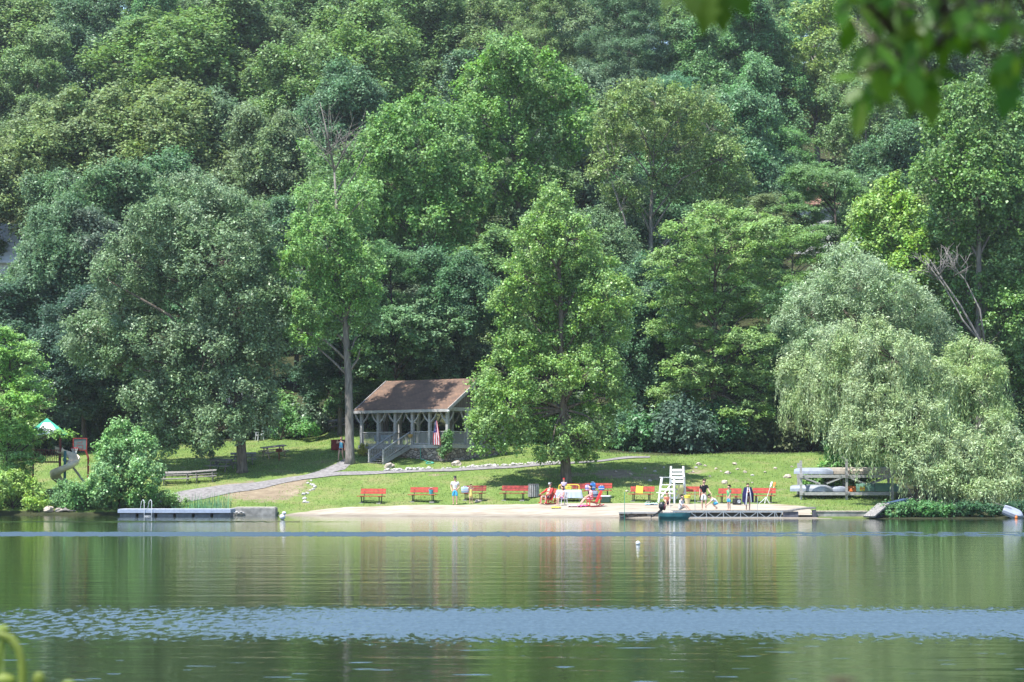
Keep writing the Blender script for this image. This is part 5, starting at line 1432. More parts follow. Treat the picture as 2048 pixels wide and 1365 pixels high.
for z in (-.3, .02): lad.tube([(x - .06 + .0, -.1, z), (x + .42, -.1, z)], .02, 6)
lad.build('ladder', WPL, t, smooth=True)
Yw_ = 153.6; xa2, xb2 = X_(464, Yw_), X_(552, Yw_); zz = zrow(1015.5, Yw_)
t = thing('retaining_wall', 'stained concrete shore wall at the right end of the swim raft', 'wall', ((xa2 + xb2) / 2, Yw_, 0))
mb = MB(); mb.box((0, .8, zz / 2 - .3), (xb2 - xa2, 1.5, zz + .55)); mb.build('concrete_block', CONC, t, bevel=.03)
mb = MB(); mb.box((.1, .8, zz + .005), (xb2 - xa2 - .3, 1.35, .05)); mb.build('cap', M('pale_concrete', (.48, .44, .38), .9, .2, .15, 4), t)
mb = MB()
for k in range(5): mb.ball((-1.2 + k * .14, -.05, .16 + .06 * (k % 2)), (.10, .08, .07), 7, 5, jag=.2, rng=random.Random(k))
mb.build('broken_stone', ROCKW, t)
# reeds by the raft
rng = np.random.default_rng(5); nR = 420
pxr = np.concatenate([rng.normal(420, 20, nR // 2), rng.uniform(345, 462, nR // 2)]); Yq = rng.uniform(154.2, 156.4, nR)
Xq = (pxr - 1024) / F * Yq; Zq = terrain(Xq, Yq); hq = rng.uniform(.5, 1.15, nR) * np.where(np.abs(pxr - 420) < 42, 1, .55); le = rng.normal(size=(nR, 2)) * .12; a = rng.uniform(0, 6.28, nR)
w_ = np.stack([np.cos(a), np.sin(a), 0 * a], 1) * .016
P0 = np.stack([Xq, Yq, Zq], 1); P1 = P0 + np.stack([le[:, 0] * .4, le[:, 1] * .4, hq * .6], 1); P2 = P0 + np.stack([le[:, 0], le[:, 1], hq], 1)
Vr = np.concatenate([np.stack([P0 - w_, P0 + w_, P1 + w_ * .8, P1 - w_ * .8], 1).reshape(-1, 3), np.stack([P1 - w_ * .8, P1 + w_ * .8, P2 + w_ * .1, P2 - w_ * .1], 1).reshape(-1, 3)])
o = link('reeds', mesh_quads('reeds', Vr, np.arange(len(Vr)).reshape(-1, 4), GRASSM), None); crown_color(o, (.085, .17, .075)); tag(o, kind='stuff')
# floats on the lake
def on_water(px, py): d = ray(px, py); Y = -H / d.z * d.y; return Vector((d.x / d.y * Y, Y, 0))
mb = MB(); mb.ball((0, 0, .16), (.17, .15, .17), 12, 8); mb.ball((.09, 0, .38), (.13, .12, .10), 10, 6); mb.tube([(0, 0, .3), (.08, 0, .4)], .04, 6)
o = mb.build('mooring_buoy', WPL, smooth=True); o.location = on_water(565, 1040); tag(o, 'white double float on the water right of the concrete wall', 'buoy')
mb = MB(); mb.ball((0, 0, .05), (.085, .085, .085), 12, 8); mb.tube([(0, 0, .12), (0, 0, .15)], .02, 6)
o = mb.build('mooring_buoy', WPL, smooth=True); o.location = on_water(1276, 1090); tag(o, 'small white ball float alone on open water below the benches', 'buoy')

# ------------------------------------------------------------------ boat rack and boats
Yk = 156.2; x0 = X_(1601, Yk); zg = tz(x0 + 3, Yk + .5)
kp = Vector((x0, Yk, zg))
rk = thing('boat_rack', 'weathered two-tier timber boat rack beside the weeping willow', 'rack', kp, R(-2))
bw = 2.95
for i in range(3):
    for y in (0, 2.0):
        h = {0: 2.45, 1: 2.55, 2: 1.75}[i] if y == 0 else {0: 2.3, 1: 2.75, 2: 1.75}[i]
        mb = MB(); mb.box((i * bw, y, h / 2 - .2), (.15, .15, h + .4)); mb.build('post', GREYW, rk)
for i in range(2):
    for y in (-.12, 2.12):
        for z in (.42, 1.55):
            mb = MB(); mb.box(((i + .5) * bw, y, z - .12), (bw + .2, .07, .2)); mb.build('shelf_beam', GREYW, rk)
        mb = MB(); mb.bar((i * bw + .08, y * .94, 1.36), (i * bw + bw * .42, y * .94, .95), .06, .09); mb.bar((i * bw + bw * .92, y * .94, 1.36), (i * bw + bw * .56, y * .94, .95), .06, .09); mb.build('brace', GREYW, rk)
for i in range(3):
    for z in (.47, 1.60):
        mb = MB(); mb.box((i * bw + (.12 if i < 2 else -.12), 1.0, z - .09), (.09, 2.5, .12)); mb.build('cross_bar', GREYW, rk)
def boat(label, name, x, y, z, L, W, Hh, mat, rz, bow=.55, stern=.9, strap=None, seed=0, both=False):
    p = kp + Vector((x, y, z))
    t = thing(name, label, 'boat', p, R(rz), 'boats stored on the rack')
    mb = MB(); hull(mb, L, W, Hh, bow, .12 if both else stern, flip=-1, flare=.85 if not both else .7)
    o = mb.build('hull', mat, t, smooth=False); o.location = (0, 0, Hh); s_ = o.modifiers.new('thickness', 'SOLIDIFY'); s_.thickness = .025
    mb = MB(); pts = []
    for i in range(15):
        u = i / 14; k = min(1, ((.12 if both else stern) + (1 - (.12 if both else stern)) * min(1, u / .35))) * (1 - max(0, (u - bow) / (1 - bow)) ** 2.2); pts.append(((u - .5) * L, max(W / 2 * k, .02)))
    mb.tube([(a, -b_, .02) for a, b_ in pts], .022, 5); mb.tube([(a, b_, .02) for a, b_ in pts], .022, 5); mb.build('gunwale', STEEL if mat in (ALU,) else IRON, t)
    if strap:
        mb = MB(); mb.tube([(strap, -W / 2 - .02, 0), (strap, -W / 2 * .9, Hh * .9), (strap, 0, Hh + .015), (strap, W / 2 * .9, Hh * .9), (strap, W / 2 + .02, 0)], .03, 6); mb.build('strap', BLACK, t)
    return t
PALEB = M('pale_blue_hull', (.25, .275, .33), .5, .4, .1, 3); TANH = M('tan_hull', (.30, .26, .21), .7, .3, .15, 3); CREAM = M('cream_hull', (.42, .36, .28), .6, .3, .12, 3)
boat('pale blue-grey upturned boat at the left of the upper shelf', 'upturned_boat', 1.05, .9, 1.58, 2.6, 1.15, .38, PALEB, -35)
boat('tan covered boat in the middle of the upper shelf', 'upturned_boat', 2.35, 1.0, 1.58, 2.4, 1.1, .40, TANH, -40)
boat('long cream canoe on the right of the upper shelf', 'upturned_canoe', 4.65, .7, 1.58, 4.2, .9, .42, CREAM, 2, .5, both=True)
boat('bare aluminium boat jutting out at the left of the lower shelf', 'upturned_boat', .85, .8, .44, 2.7, 1.2, .42, ALU, -28)
boat('flat pale aluminium boat in the middle of the lower shelf', 'upturned_boat', 2.25, .8, .44, 1.9, 1.05, .32, PALEB, -30)
boat('orange kayak on the lower shelf beside the green canoe', 'upturned_kayak', 3.75, .6, .44, 1.9, .66, .34, ORNG, -12, .5, both=True)
boat('green upturned canoe with a black strap on the lower shelf', 'upturned_canoe', 5.15, .6, .44, 3.1, .92, .52, CANOEG, 2, .55, strap=-.35, both=False, stern=.8)
q = kp + Vector((3.98, -.02, .62))
t = thing('life_vest', 'yellow and orange life vest on the end of the orange kayak', 'life vest', q)
mb = MB(); mb.box((-.09, 0, 0), (.15, .10, .30)); mb.box((.09, 0, 0), (.15, .10, .30)); mb.build('vest_panel', YELL, t, bevel=.03)
mb = MB(); mb.box((0, -.055, 0), (.34, .012, .05)); mb.build('belt', ORNG, t)
# ramp boards, tarp, dinghy at the right
p = at(1750, 1020, 142.6)
t = thing('boat_ramp', 'dark tilted plank slab at the water right of the shore wall', 'ramp', (p.x, 142.2, 0), 0)
a, c = at(1738, 1034, 142.2) - t.location, at(1768, 1008, 143.4) - t.location
mb = MB(); mb.bar(a, c, .8, .10); mb.build('slab', GREYW2, t); mb = MB(); mb.bar(a + Vector((.18, .3, -.3)), c + Vector((.15, .3, -.35)), .5, .3); mb.build('support', M('dark_blue_board', (.02, .025, .05), .7, .3, .2, 4), t)
a, c = at(1768, 1012, 144), at(1812, 1001, 145.5)
mb = MB(); mb.bar((0, 0, 0), c - a, .5, .22); o = mb.build('tarp_roll', M('dark_blue_tarp', (.03, .055, .11), .6, .3, .2, 4)); o.location = a; tag(o, 'dark blue tarp roll lying under the weeping willow', 'tarp')
p = at(1815, 985, 150)
mb = MB(); mb.tube([(-.55, 0, .0), (-.1, .05, .25), (.35, .1, .5)], [.07, .06, .04], 6); mb.tube([(-.5, 0, .02), (0, -.1, .05), (.4, -.2, .02)], [.06, .05, .03], 6); mb.tube([(.3, .1, .45), (.15, .1, .9), (-.1, .15, 1.2)], [.04, .03, .02], 6)
o = mb.build('broken_branch', DEADW, smooth=True); o.location = (p.x, p.y, tz(p.x, p.y) + .25); tag(o, 'pale broken branch hanging under the weeping willow', 'branch')
Yz = 143.2; p = Vector((X_(2024, Yz), Yz, zrow(1027, Yz)))
t = thing('overturned_dinghy', 'white dinghy tipped on its side on the shore at the right edge', 'boat', p, R(-20)); t.rotation_euler = (R(35), R(22), R(-12))
mb = MB(); hull(mb, 1.25, .75, .3, .6, flip=-1); o = mb.build('hull', PALEB, t); o.location = (0, 0, .2); s_ = o.modifiers.new('thickness', 'SOLIDIFY'); s_.thickness = .02
mb = MB(); mb.box((-.1, 0, .02), (.14, .66, .025)); mb.build('thwart', GREYW, t)
mb = MB(); mb.tube([(0, 0, 0), (-.9, .1, .28), (-1.05, .1, .40)], .02, 6); o = mb.build('fallen_stick', DEADW); o.location = p + Vector((-.1, -.1, .3)); tag(o, 'thin pale stick poking up beside the tipped dinghy', 'stick')
mb = MB(); mb.ball((0, 0, 0), (.09, .09, .12), 10, 6); mb.tube([(0, 0, .1), (0, 0, .16)], .02, 5); o = mb.build('fishing_float', ORNG, smooth=True); o.location = Vector((X_(2030, 142.6), 142.6, .05)); tag(o, 'orange float at the water under the tipped dinghy', 'float')

# ------------------------------------------------------------------ playground at the left
gp = on(105, 163.5)
t = thing('play_structure', 'playground tower with a green and white roof and a tan spiral slide', 'playground', gp, R(12))
k_ = 163.5 / F
PR = M('dark_red_post', (.16, .03, .03), .5, .4, .15, 4)
for x in (-1.25, .55):
    for y in (-.2, 1.6):
        mb = MB(); mb.tube([(x, y, -.3), (x, y, 4.15)], .065, 8); mb.build('post', PR, t)
mb = MB(); mb.box((-.35, .7, 2.25), (1.9, 1.9, .1)); mb.build('platform', M('dark_platform', (.10, .05, .05), .7, .3, .2, 4), t)
zr_ = 4.1; ap = (-.35, .7, zr_ + 1.15); e = 1.45
cs = [(-.35 - e, .7 - e, zr_), (-.35 + e, .7 - e, zr_), (-.35 + e, .7 + e, zr_), (-.35 - e, .7 + e, zr_)]
mb = MB()
for i in range(4):
    a, c = Vector(cs[i]), Vector(cs[(i + 1) % 4]); A = Vector(ap)
    lo = [a, a.lerp(c, .2), a.lerp(c, .8), c]; hi = [v_.lerp(A, .72) for v_ in lo]
    mb.add([lo[0], lo[1], hi[1], hi[0]], [(0, 1, 2, 3)], 1); mb.add([lo[1], lo[2], hi[2], hi[1]], [(0, 1, 2, 3)], 0); mb.add([lo[2], lo[3], hi[3], hi[2]], [(0, 1, 2, 3)], 1); mb.add([hi[0], hi[3], A], [(0, 1, 2)], 1)
mb.build('roof', [WHITE, M('roof_green', (.03, .30, .19), .5, .4, .1, 4)], t)
mb = MB(); sp = []
for k in range(34):
    u = k / 33; a = 2.3 - u * 7.2; rr = .62
    sp.append((Vector((.85 + rr * math.cos(a), -.75 + rr * math.sin(a), 2.9 - 2.35 * u)), a))
rows = []
for p_, a in sp:
    o_ = Vector((math.cos(a), math.sin(a), 0)); rows.append([p_ + o_ * d + Vector((0, 0, z)) for d, z in ((-.36, .34), (-.32, .08), (-.15, -.03), (.15, -.03), (.34, .1), (.40, .42))])
mb.grid(rows); o = mb.build('spiral_slide', TAN, t, smooth=True); s_ = o.modifiers.new('thickness', 'SOLIDIFY'); s_.thickness = .05
mb = MB(); mb.tube([(.85, -.75, -.3), (.85, -.75, 3.0)], .10, 10); mb.build('slide_pole', TEAL, t)
mb = MB(); P = [(.75, .9, 2.3), (1.15, .8, 2.15), (2.35, .5, .55), (2.8, .4, .35)]
rows = [[Vector(p_) + Vector((0, d, z)) for d, z in ((-.28, .22), (-.25, 0), (.25, 0), (.28, .22))] for p_ in P]
mb.grid(rows); o = mb.build('straight_slide', M('grey_tan_plastic', (.40, .37, .34), .5, .4, .1, 4), t); s_ = o.modifiers.new('thickness', 'SOLIDIFY'); s_.thickness = .04
mb = MB()
for k in range(12): mb.bar((-1.15 + k * .145, -.2, 2.3), (-1.15 + k * .145, -.2, 3.05), .03)
mb.bar((-1.25, -.2, 3.06), (.55, -.2, 3.06), .05); mb.build('guard_rail', PR, t)
mb = MB(); mb.box((.56, 1.1, 2.7), (.05, .8, .8)); mb.build('side_panel', M('panel_blue', (.03, .10, .25), .5, .4, .1, 4), t)
p = on(178, 165)
t = thing('basketball_hoop', 'red framed basketball hoop on a red pole behind the large round bush', 'basketball hoop', p)
k_ = 165 / F
bc = at(160, 889, 164.6) - p
mb = MB(); mb.tube([(0, 0, -.2), (-.02, 0, bc.z - .9), (bc.x + .15, .05, bc.z)], .07, 8); mb.build('pole', RED2, t)
bb = MB(); bb.box(bc, (.92, .03, .80)); bo = bb.build('backboard', M('smoky_backboard', (.10, .14, .14), .3, .5, .1, 3), t)
fr = MB()
for dx, dz, w, h in ((0, .40, .98, .06), (0, -.40, .98, .06), (-.46, 0, .06, .74), (.46, 0, .06, .74)): fr.box((bc.x + dx, bc.y - .025, bc.z + dz), (w, .04, h))
fr.build('frame', RED2, bo)
fr = MB()
for dx, dz, w, h in ((0, -.06, .40, .03), (0, -.31, .40, .03), (-.2, -.19, .03, .25), (.2, -.19, .03, .25), (-.12, .12, .10, .025), (.0, .12, .08, .03), (.10, .12, .03, .12), (.14, .17, .10, .03)): fr.box((bc.x + dx, bc.y - .019, bc.z + dz), (w, .008, h))
fr.build('target_marking', RED2, bo)
rc = bc + Vector((-.32, -.28, -.27))
mb = MB(); mb.tube([(rc.x + .24 * math.cos(a * .3927), rc.y + .24 * math.sin(a * .3927), rc.z) for a in range(16)], .035, 6, closed=True); mb.bar(rc + Vector((.1, .2, 0)), bc + Vector((-.1, -.02, -.27)), .12, .04); mb.build('rim', BRED, t)
mb = MB()
for k in range(10):
    a = k * .628; mb.tube([rc + Vector((.23 * math.cos(a), .23 * math.sin(a), 0)), rc + Vector((.15 * math.cos(a + .3), .15 * math.sin(a + .3), -.22)), rc + Vector((.10 * math.cos(a), .10 * math.sin(a), -.46))], .02, 4)
mb.build('net', WPL, t)

# ------------------------------------------------------------------ stones
def rock_mesh(name, mat, seed, s=(1, .8, .6)):
    mb = MB(); mb.ball((0, 0, 0), s, 9, 6, jag=.22, rng=random.Random(seed))
    me = bpy.data.meshes.new(name); me.from_pydata(mb.v, [], mb.f); me.materials.append(mat); return me
RW = [rock_mesh('rock', ROCKW, k) for k in range(4)]; RT = [rock_mesh('rock', ROCKT, 10 + k) for k in range(3)]
rr_ = random.Random(9)
def rock(me, px, py, s, label, group):
    p = G(px, py); o = link('rock', me, None); o.location = p + Vector((0, 0, s * .2)); o.scale = (s, s, s); o.rotation_euler = (rr_.uniform(-.3, .3), rr_.uniform(-.3, .3), rr_.uniform(0, 6.28))
    return tag(o, label, 'rock', group)
path_top = lambda px: float(np.interp(px, [690, 780, 900, 1000, 1130], [945, 943.5, 939, 934, 926])) - 1.2
px = 770
while px < 1128:
    if not (868 < px < 885 or 905 < px < 915): rock(rr_.choice(RW), px, path_top(px) + rr_.uniform(-.8, .4), rr_.uniform(.10, .24), 'white rock in the row edging the upper path below the pavilion', 'white rocks edging the upper path')
    px += rr_.uniform(4, 8.5)
for k in range(16):
    rock(rr_.choice(RW), 612 + rr_.gauss(0, 6) + k * .6, 1008 - k * 3.0 + rr_.uniform(-3, 3), rr_.uniform(.07, .19), 'white rock in the trail of stones on the left grass slope', 'white rocks on the left slope')
for px, py, s in [(1232, 945, .12), (1262, 950, .13), (1300, 963, .15), (1340, 958, .13), (1386, 945, .13), (1392, 937, .14), (1398, 931, .22), (1410, 933, .14), (1432, 939, .13), (1448, 967, .26), (1455, 948, .24), (1470, 930, .2), (1475, 940, .14), (1490, 946, .16), (1505, 952, .12), (1550, 938, .16), (1575, 956, .3), (1583, 935, .12), (1254, 984, .14), (1262, 984, .1), (1360, 962, .14), (1420, 954, .12), (1310, 944, .12), (1328, 936, .1), (1530, 946, .13), (1442, 944, .1), (1290, 938, .1), (1505, 967, .1)]:
    rock(rr_.choice(RT + RW[:1]), px, py, s, 'pale stone scattered on the grassy bank right of the poplar', 'stones on the right bank')
for px, py, s, lab in [(98, 1023, .42, 'tan boulder at the water below the slide'), (118, 1024, .3, 'pale flat stone at the water right of the tan boulder'), (1190, 880, .5, 'large grey boulder in the shade right of the poplar crown'), (912, 931, .38, 'long flat stone on the grass below the pavilion corner'), (778, 936, .42, 'flat stone slab at the foot of the pavilion stairs'), (955, 1005, .22, 'pale stone beside the leg of the dark red bench'), (1590, 896, .5, 'grey boulder at the shaded wood edge left of the boat rack')]:
    rock(rr_.choice(RT), px, py, s, lab, None)
mb = MB()
for k in range(4): mb.tube([(-.6 + .1 * k, .1 * k, .05), (0, .05 * k, .14 + .05 * k), (.7 - .15 * k, -.05 * k, .08)], .04, 5)
o = mb.build('driftwood', DEADW, smooth=True); o.location = G(130, 1025); tag(o, 'grey driftwood sticks at the water left of the large round bush', 'driftwood')

# ------------------------------------------------------------------ houses up in the wood
def house(label, px, py_top, Y, w, d, wall, roofm, rz, chim=True, wh=5.0, rh=2.6):
    x = X_(px, Y); z = zrow(py_top, Y) - wh - rh
    t = thing('house', label, 'house', (x, Y, z), R(rz))
    mb = MB(); mb.box((0, 0, wh / 2 - 1), (w, d, wh + 2)); mb.add([(-w / 2, -d / 2, wh), (-w / 2, d / 2, wh), (-w / 2, 0, wh + rh), (w / 2, -d / 2, wh), (w / 2, d / 2, wh), (w / 2, 0, wh + rh)], [(0, 1, 2), (3, 5, 4)]); mb.build('wall', wall, t)
    mb = MB()
    for s in (-1, 1):
        k = rh / (d / 2)
        v = [(-w / 2 - .5, s * (d / 2 + .5), wh - .5 * k + .05), (w / 2 + .5, s * (d / 2 + .5), wh - .5 * k + .05), (w / 2 + .5, 0, wh + rh + .05), (-w / 2 - .5, 0, wh + rh + .05)]
        mb.add(v + [(a, b_, c + .15) for a, b_, c in v], [(0, 1, 2, 3), (4, 5, 6, 7), (0, 1, 5, 4), (1, 2, 6, 5), (3, 0, 4, 7)])
    ro = mb.build('roof', roofm, t)
    if chim: mb = MB(); mb.box((w * .3, 0, wh + rh + .2), (.8, .6, 1.8)); mb.build('chimney', M('brick_red', (.34, .13, .08), .9, .2, .2, 8), ro)
    for i in range(3):
        for zz_ in (1.2, 3.6):
            fm_ = MB(); fm_.box((-w / 2 + w * (i + .5) / 3, -d / 2 - .02, zz_), (1.1, .06, 1.4)); f_ = fm_.build('window', WHITE, t)
            g_ = MB(); g_.box((-w / 2 + w * (i + .5) / 3, -d / 2 - .055, zz_), (.9, .02, 1.2)); g_.build('pane', M('dark_glass', (.03, .04, .05), .1, .5, .1, 2), f_)
    return t
house('white-walled house showing at the left edge through the dark maples', -8, 452, 232, 9, 8, WHITE, M('pale_roof', (.72, .72, .74), .6, .3, .05, 2), 4, rh=3.6, wh=4.2)
house('brick house mostly hidden behind the dark maples left of the oak', 165, 446, 240, 6, 6, M('brick_wall', (.36, .15, .10), .9, .2, .2, 8), M('brick_roof', (.30, .14, .10), .8, .2, .2, 3), -6, False)
house('brown-roofed house showing through the trees on the right of the hill', 1640, 366, 258, 9, 7, WHITE, M('brown_roof', (.20, .11, .085), .85, .2, .2, 4), -12)
# ------------------------------------------------------------------ people
SKIN = M('skin', (.55, .34, .25), .6, .3, .06, 8)
SKIN2 = M('skin_tanned', (.38, .21, .14), .6, .3, .06, 8)
HAIRB, HAIRD, HAIRL = M('hair_brown', (.09, .05, .03), .6, .3, .2, 20), M('hair_dark', (.025, .018, .016), .5, .4, .2, 20), M('hair_blond', (.36, .25, .12), .6, .3, .2, 20)
EYE, LIP = M('eye_dark', (.02, .015, .012), .3, .5, 0, 5), M('lips', (.36, .13, .11), .5, .3, 0, 5)
BASE = dict(pelvis=(0, 0, .94), belly=(0, -.005, 1.10), chest=(0, 0, 1.30), nape=(0, .01, 1.46), neck=(0, 0, 1.53), jaw=(0, -.03, 1.60), head=(0, -.01, 1.675), crown=(0, 0, 1.735),
            nose=(0, -.125, 1.645))
for s_, k_ in ((-1, 'r'), (1, 'l')):
    BASE.update({'sh_' + k_: (s_ * .18, .005, 1.415), 'el_' + k_: (s_ * .235, .03, 1.13), 'wr_' + k_: (s_ * .25, -.03, .88), 'hip_' + k_: (s_ * .095, 0, .88), 'kn_' + k_: (s_ * .105, -.015, .49), 'an_' + k_: (s_ * .105, .025, .075), 'toe_' + k_: (s_ * .125, -.15, .03), 'ear_' + k_: (s_ * .095, .005, 1.655)})
SKINNED = []
def skin_obj(name, verts, edges, radii, mat, parent, sub=2, root=0):
    me = bpy.data.meshes.new(name); me.from_pydata([tuple(v) for v in verts], edges, []); me.materials.append(mat)
    o = link(name, me, None, parent)
    md = o.modifiers.new('skin', 'SKIN'); md.use_smooth_shade = True; md.branch_smoothing = .4
    for i, r in enumerate(radii): me.skin_vertices[0].data[i].radius = r if isinstance(r, tuple) else (r, r)
    for i in range(len(verts)): me.skin_vertices[0].data[i].use_root = (i == root)
    sb = o.modifiers.new('subdivision', 'SUBSURF'); sb.levels = sub; sb.render_levels = sub
    SKINNED.append(o); return o
def person(label, p, rz, h=1.75, pose=None, skin=SKIN, hair=HAIRB, hairlen='short', outfit=(), build=1.0, lift=0.0, head_big=1.0):
    """outfit: list of (name, material, kind); kinds: tee, tank, shorts, skirt, dress, cap, shades"""
    k = h / 1.75
    J = dict(BASE); J.update(pose or {})
    J = {a: Vector(v) * k for a, v in J.items()}
    hd = J['head']; 
    t = thing('person', label, 'person', p + Vector((0, 0, lift)), R(rz))
    names, V, E, Rd, ix = [], [], [], [], {}
    def add(n, r, par=None, pos=None):
        ix[n] = len(V); V.append(pos if pos is not None else J[n]); Rd.append(tuple(x * k for x in r) if isinstance(r, tuple) else (r * k, r * k))
        if par: E.append((ix[par], ix[n]))
    b = build
    add('pelvis', (.135 * b, .105 * b)); add('belly', (.125 * b, .10 * b), 'pelvis'); add('chest', (.15 * b, .11 * b), 'belly'); add('nape', (.075, .065), 'chest'); add('neck', (.052, .055), 'nape')
    add('jaw', (.062 * head_big, .075 * head_big), 'neck'); add('head', (.078 * head_big, .095 * head_big), 'jaw'); add('crown', (.055 * head_big, .07 * head_big), 'head')
    add('nose', .012, 'head')
    for s in 'rl':
        add('ear_' + s, (.014, .022), 'head')
        add('sh_' + s, .062 * b, 'chest'); add('el_' + s, .044, 'sh_' + s); add('wr_' + s, .029, 'el_' + s)
        d = (J['wr_' + s] - J['el_' + s]).normalized(); side = Vector((1 if s == 'r' else -1, -.4, 0)); side = (side - d * side.dot(d)).normalized(); fr_ = d.cross(side)
        w = J['wr_' + s]; palm = w + d * .055 * k; add('palm_' + s, (.036, .02), 'wr_' + s, palm)
        for f, (off, L, bend) in enumerate(((-.030, .075, .02), (-.010, .088, .025), (.010, .082, .03), (.029, .064, .03))):
            a = palm + fr_ * off * k + d * .03 * k; m_ = a + d * L * .5 * k + side * bend * .4 * k; e_ = a + d * L * k + side * bend * k
            add(f'kn{f}_{s}', .010, 'palm_' + s, a); add(f'fm{f}_{s}', .0085, f'kn{f}_{s}', m_); add(f'ft{f}_{s}', .007, f'fm{f}_{s}', e_)
        a = w + d * .02 * k + fr_ * -.035 * k + side * .02 * k; e_ = a + d * .05 * k + fr_ * -.02 * k + side * .025 * k
        add('th_' + s, .011, 'palm_' + s, a); add('tt_' + s, .009, 'th_' + s, e_)
        add('hip_' + s, .09 * b, 'pelvis'); add('kn_' + s, .058, 'hip_' + s); add('an_' + s, .036, 'kn_' + s); add('toe_' + s, (.04, .026), 'an_' + s)
    skin_obj('body', V, E, Rd, skin, t)
    up = (J['crown'] - J['neck']).normalized(); fwd = (J['nose'] - hd); fwd = (fwd - up * fwd.dot(up)).normalized(); sd = fwd.cross(up)
    for s in (-1, 1):
        mb = MB(); mb.ball(hd + fwd * .083 * k + sd * s * .033 * k + up * .0 * k, .012 * k, 7, 5); mb.build('eye', EYE, t)
    mb = MB(); mb.ball(hd + fwd * .078 * k - up * .068 * k, (.024 * k, .012 * k, .008 * k), 8, 4); mb.build('mouth', LIP, t)
    # hair: a cap of locks over the skull
    hv, hr = [hd - fwd * .02 * k + up * .035 * k, hd - fwd * .025 * k + up * .075 * k], [(.088 * k * head_big, .10 * k * head_big), (.06 * k, .07 * k)]
    he = [(0, 1)]
    if hairlen != 'none':
        hv.append(hd - fwd * .075 * k - up * .02 * k); hr.append((.075 * k, .05 * k)); he.append((0, 2))
        if hairlen == 'long':
            hv.append(hd - fwd * .095 * k - up * .16 * k); hr.append((.075 * k, .04 * k)); he.append((2, 3)); hv.append(hd - fwd * .09 * k - up * .27 * k); hr.append((.05 * k, .025 * k)); he.append((3, 4))
        skin_obj('hair', hv, he, hr, hair, t)
    for nm, mat, kd in outfit:
        if kd in ('tee', 'tank', 'long'):
            v = [J['pelvis'].lerp(J['belly'], .25), J['belly'], J['chest'], J['chest'].lerp(J['nape'], .7)]; r = [(.155 * b, .125 * b), (.145 * b, .12 * b), (.172 * b, .130 * b), (.115, .10)]; e = [(0, 1), (1, 2), (2, 3)]
            if kd != 'tank':
                for s in 'rl':
                    v += [J['sh_' + s], J['sh_' + s].lerp(J['el_' + s], .62)]; r += [.086 * b, .068]; n0 = len(v); e += [(2, n0 - 2), (n0 - 2, n0 - 1)]
                    if kd == 'long': v += [J['wr_' + s]]; r += [.045]; e += [(n0 - 1, n0)]
            skin_obj(nm, v, e, [tuple(x * k for x in q) if isinstance(q, tuple) else q * k for q in r], mat, t, root=1)
        elif kd in ('shorts', 'trunks', 'short_shorts'):
            f = {'shorts': .80, 'trunks': .95, 'short_shorts': .42}[kd]
            v = [J['pelvis'].lerp(J['belly'], .2), J['pelvis']]; r = [(.142 * b, .112 * b), (.15 * b, .12 * b)]; e = [(0, 1)]
            for s in 'rl': v += [J['hip_' + s], J['hip_' + s].lerp(J['kn_' + s], f)]; r += [.102 * b, .09]; e += [(1, len(v) - 2), (len(v) - 2, len(v) - 1)]
            skin_obj(nm, v, e, [tuple(x * k for x in q) if isinstance(q, tuple) else q * k for q in r], mat, t, root=1)
        elif kd == 'dress':
            mid = (J['hip_r'] + J['hip_l']) / 2; kn = (J['kn_r'] + J['kn_l']) / 2; lo = mid.lerp(kn, .75)
            v = [lo, mid, J['belly'], J['chest'], J['chest'].lerp(J['nape'], .6)]; r = [(.20, .17), (.165, .135), (.14, .12), (.162, .125), (.08, .075)]
            skin_obj(nm, v, [(0, 1), (1, 2), (2, 3), (3, 4)], [tuple(x * k * b for x in q) for q in r], mat, t, root=2)
        elif kd == 'cap':
            v = [hd + up * .05 * k, hd + up * .085 * k, hd + up * .045 * k + fwd * .10 * k, hd + up * .035 * k + fwd * .15 * k]; skin_obj(nm, v, [(0, 1), (0, 2), (2, 3)], [(.095 * k, .105 * k), (.065 * k, .07 * k), (.06 * k, .012 * k), (.045 * k, .008 * k)], mat, t)
        elif kd == 'shades':
            mb = MB(); mb.ball(hd + fwd * .092 * k + sd * .034 * k, (.026 * k, .012 * k, .018 * k), 8, 5); mb.ball(hd + fwd * .092 * k - sd * .034 * k, (.026 * k, .012 * k, .018 * k), 8, 5); mb.bar(hd + fwd * .095 * k + sd * .07 * k, hd + fwd * .095 * k - sd * .07 * k, .01 * k); mb.build(nm, mat, t)
    return t
def sit(seat=.46, knee_out=.10, fwd=.46, foot=None, lean=-.10, x=0.0):
    d = .94 - seat - .10
    P = {n: (BASE[n][0], BASE[n][1], BASE[n][2] - d) for n in BASE}
    for n in ('chest', 'nape', 'neck', 'jaw', 'head', 'crown', 'nose', 'sh_r', 'sh_l', 'ear_r', 'ear_l'):
        f = min(1, (BASE[n][2] - .94) / .6); P[n] = (P[n][0], P[n][1] - lean * f, P[n][2])
    for s, q in (('r', -1), ('l', 1)):
        P['kn_' + s] = (q * knee_out, -fwd, seat + .10); P['an_' + s] = (q * knee_out, -fwd - .02 if foot is None else foot, .08); P['toe_' + s] = (q * (knee_out + .02), (-fwd - .18 if foot is None else foot - .17), .03)
        P['el_' + s] = (q * .25, -.02 - lean * .4, seat + .36); P['wr_' + s] = (q * .19, -.24, seat + .22)
    return P
WTEE, GTEE = M('white_tee', (.66, .66, .66), .85, .1, .05, 8), M('grey_tee', (.55, .54, .55), .85, .1, .08, 8)
BLKT, TRB, AQUA = M('black_tee', (.015, .016, .02), .85, .1, .2, 8), M('blue_trunks', (.04, .30, .52), .85, .1, .35, 7, second=(.10, .42, .60)), M('aqua_top', (.16, .48, .66), .85, .1, .12, 8)
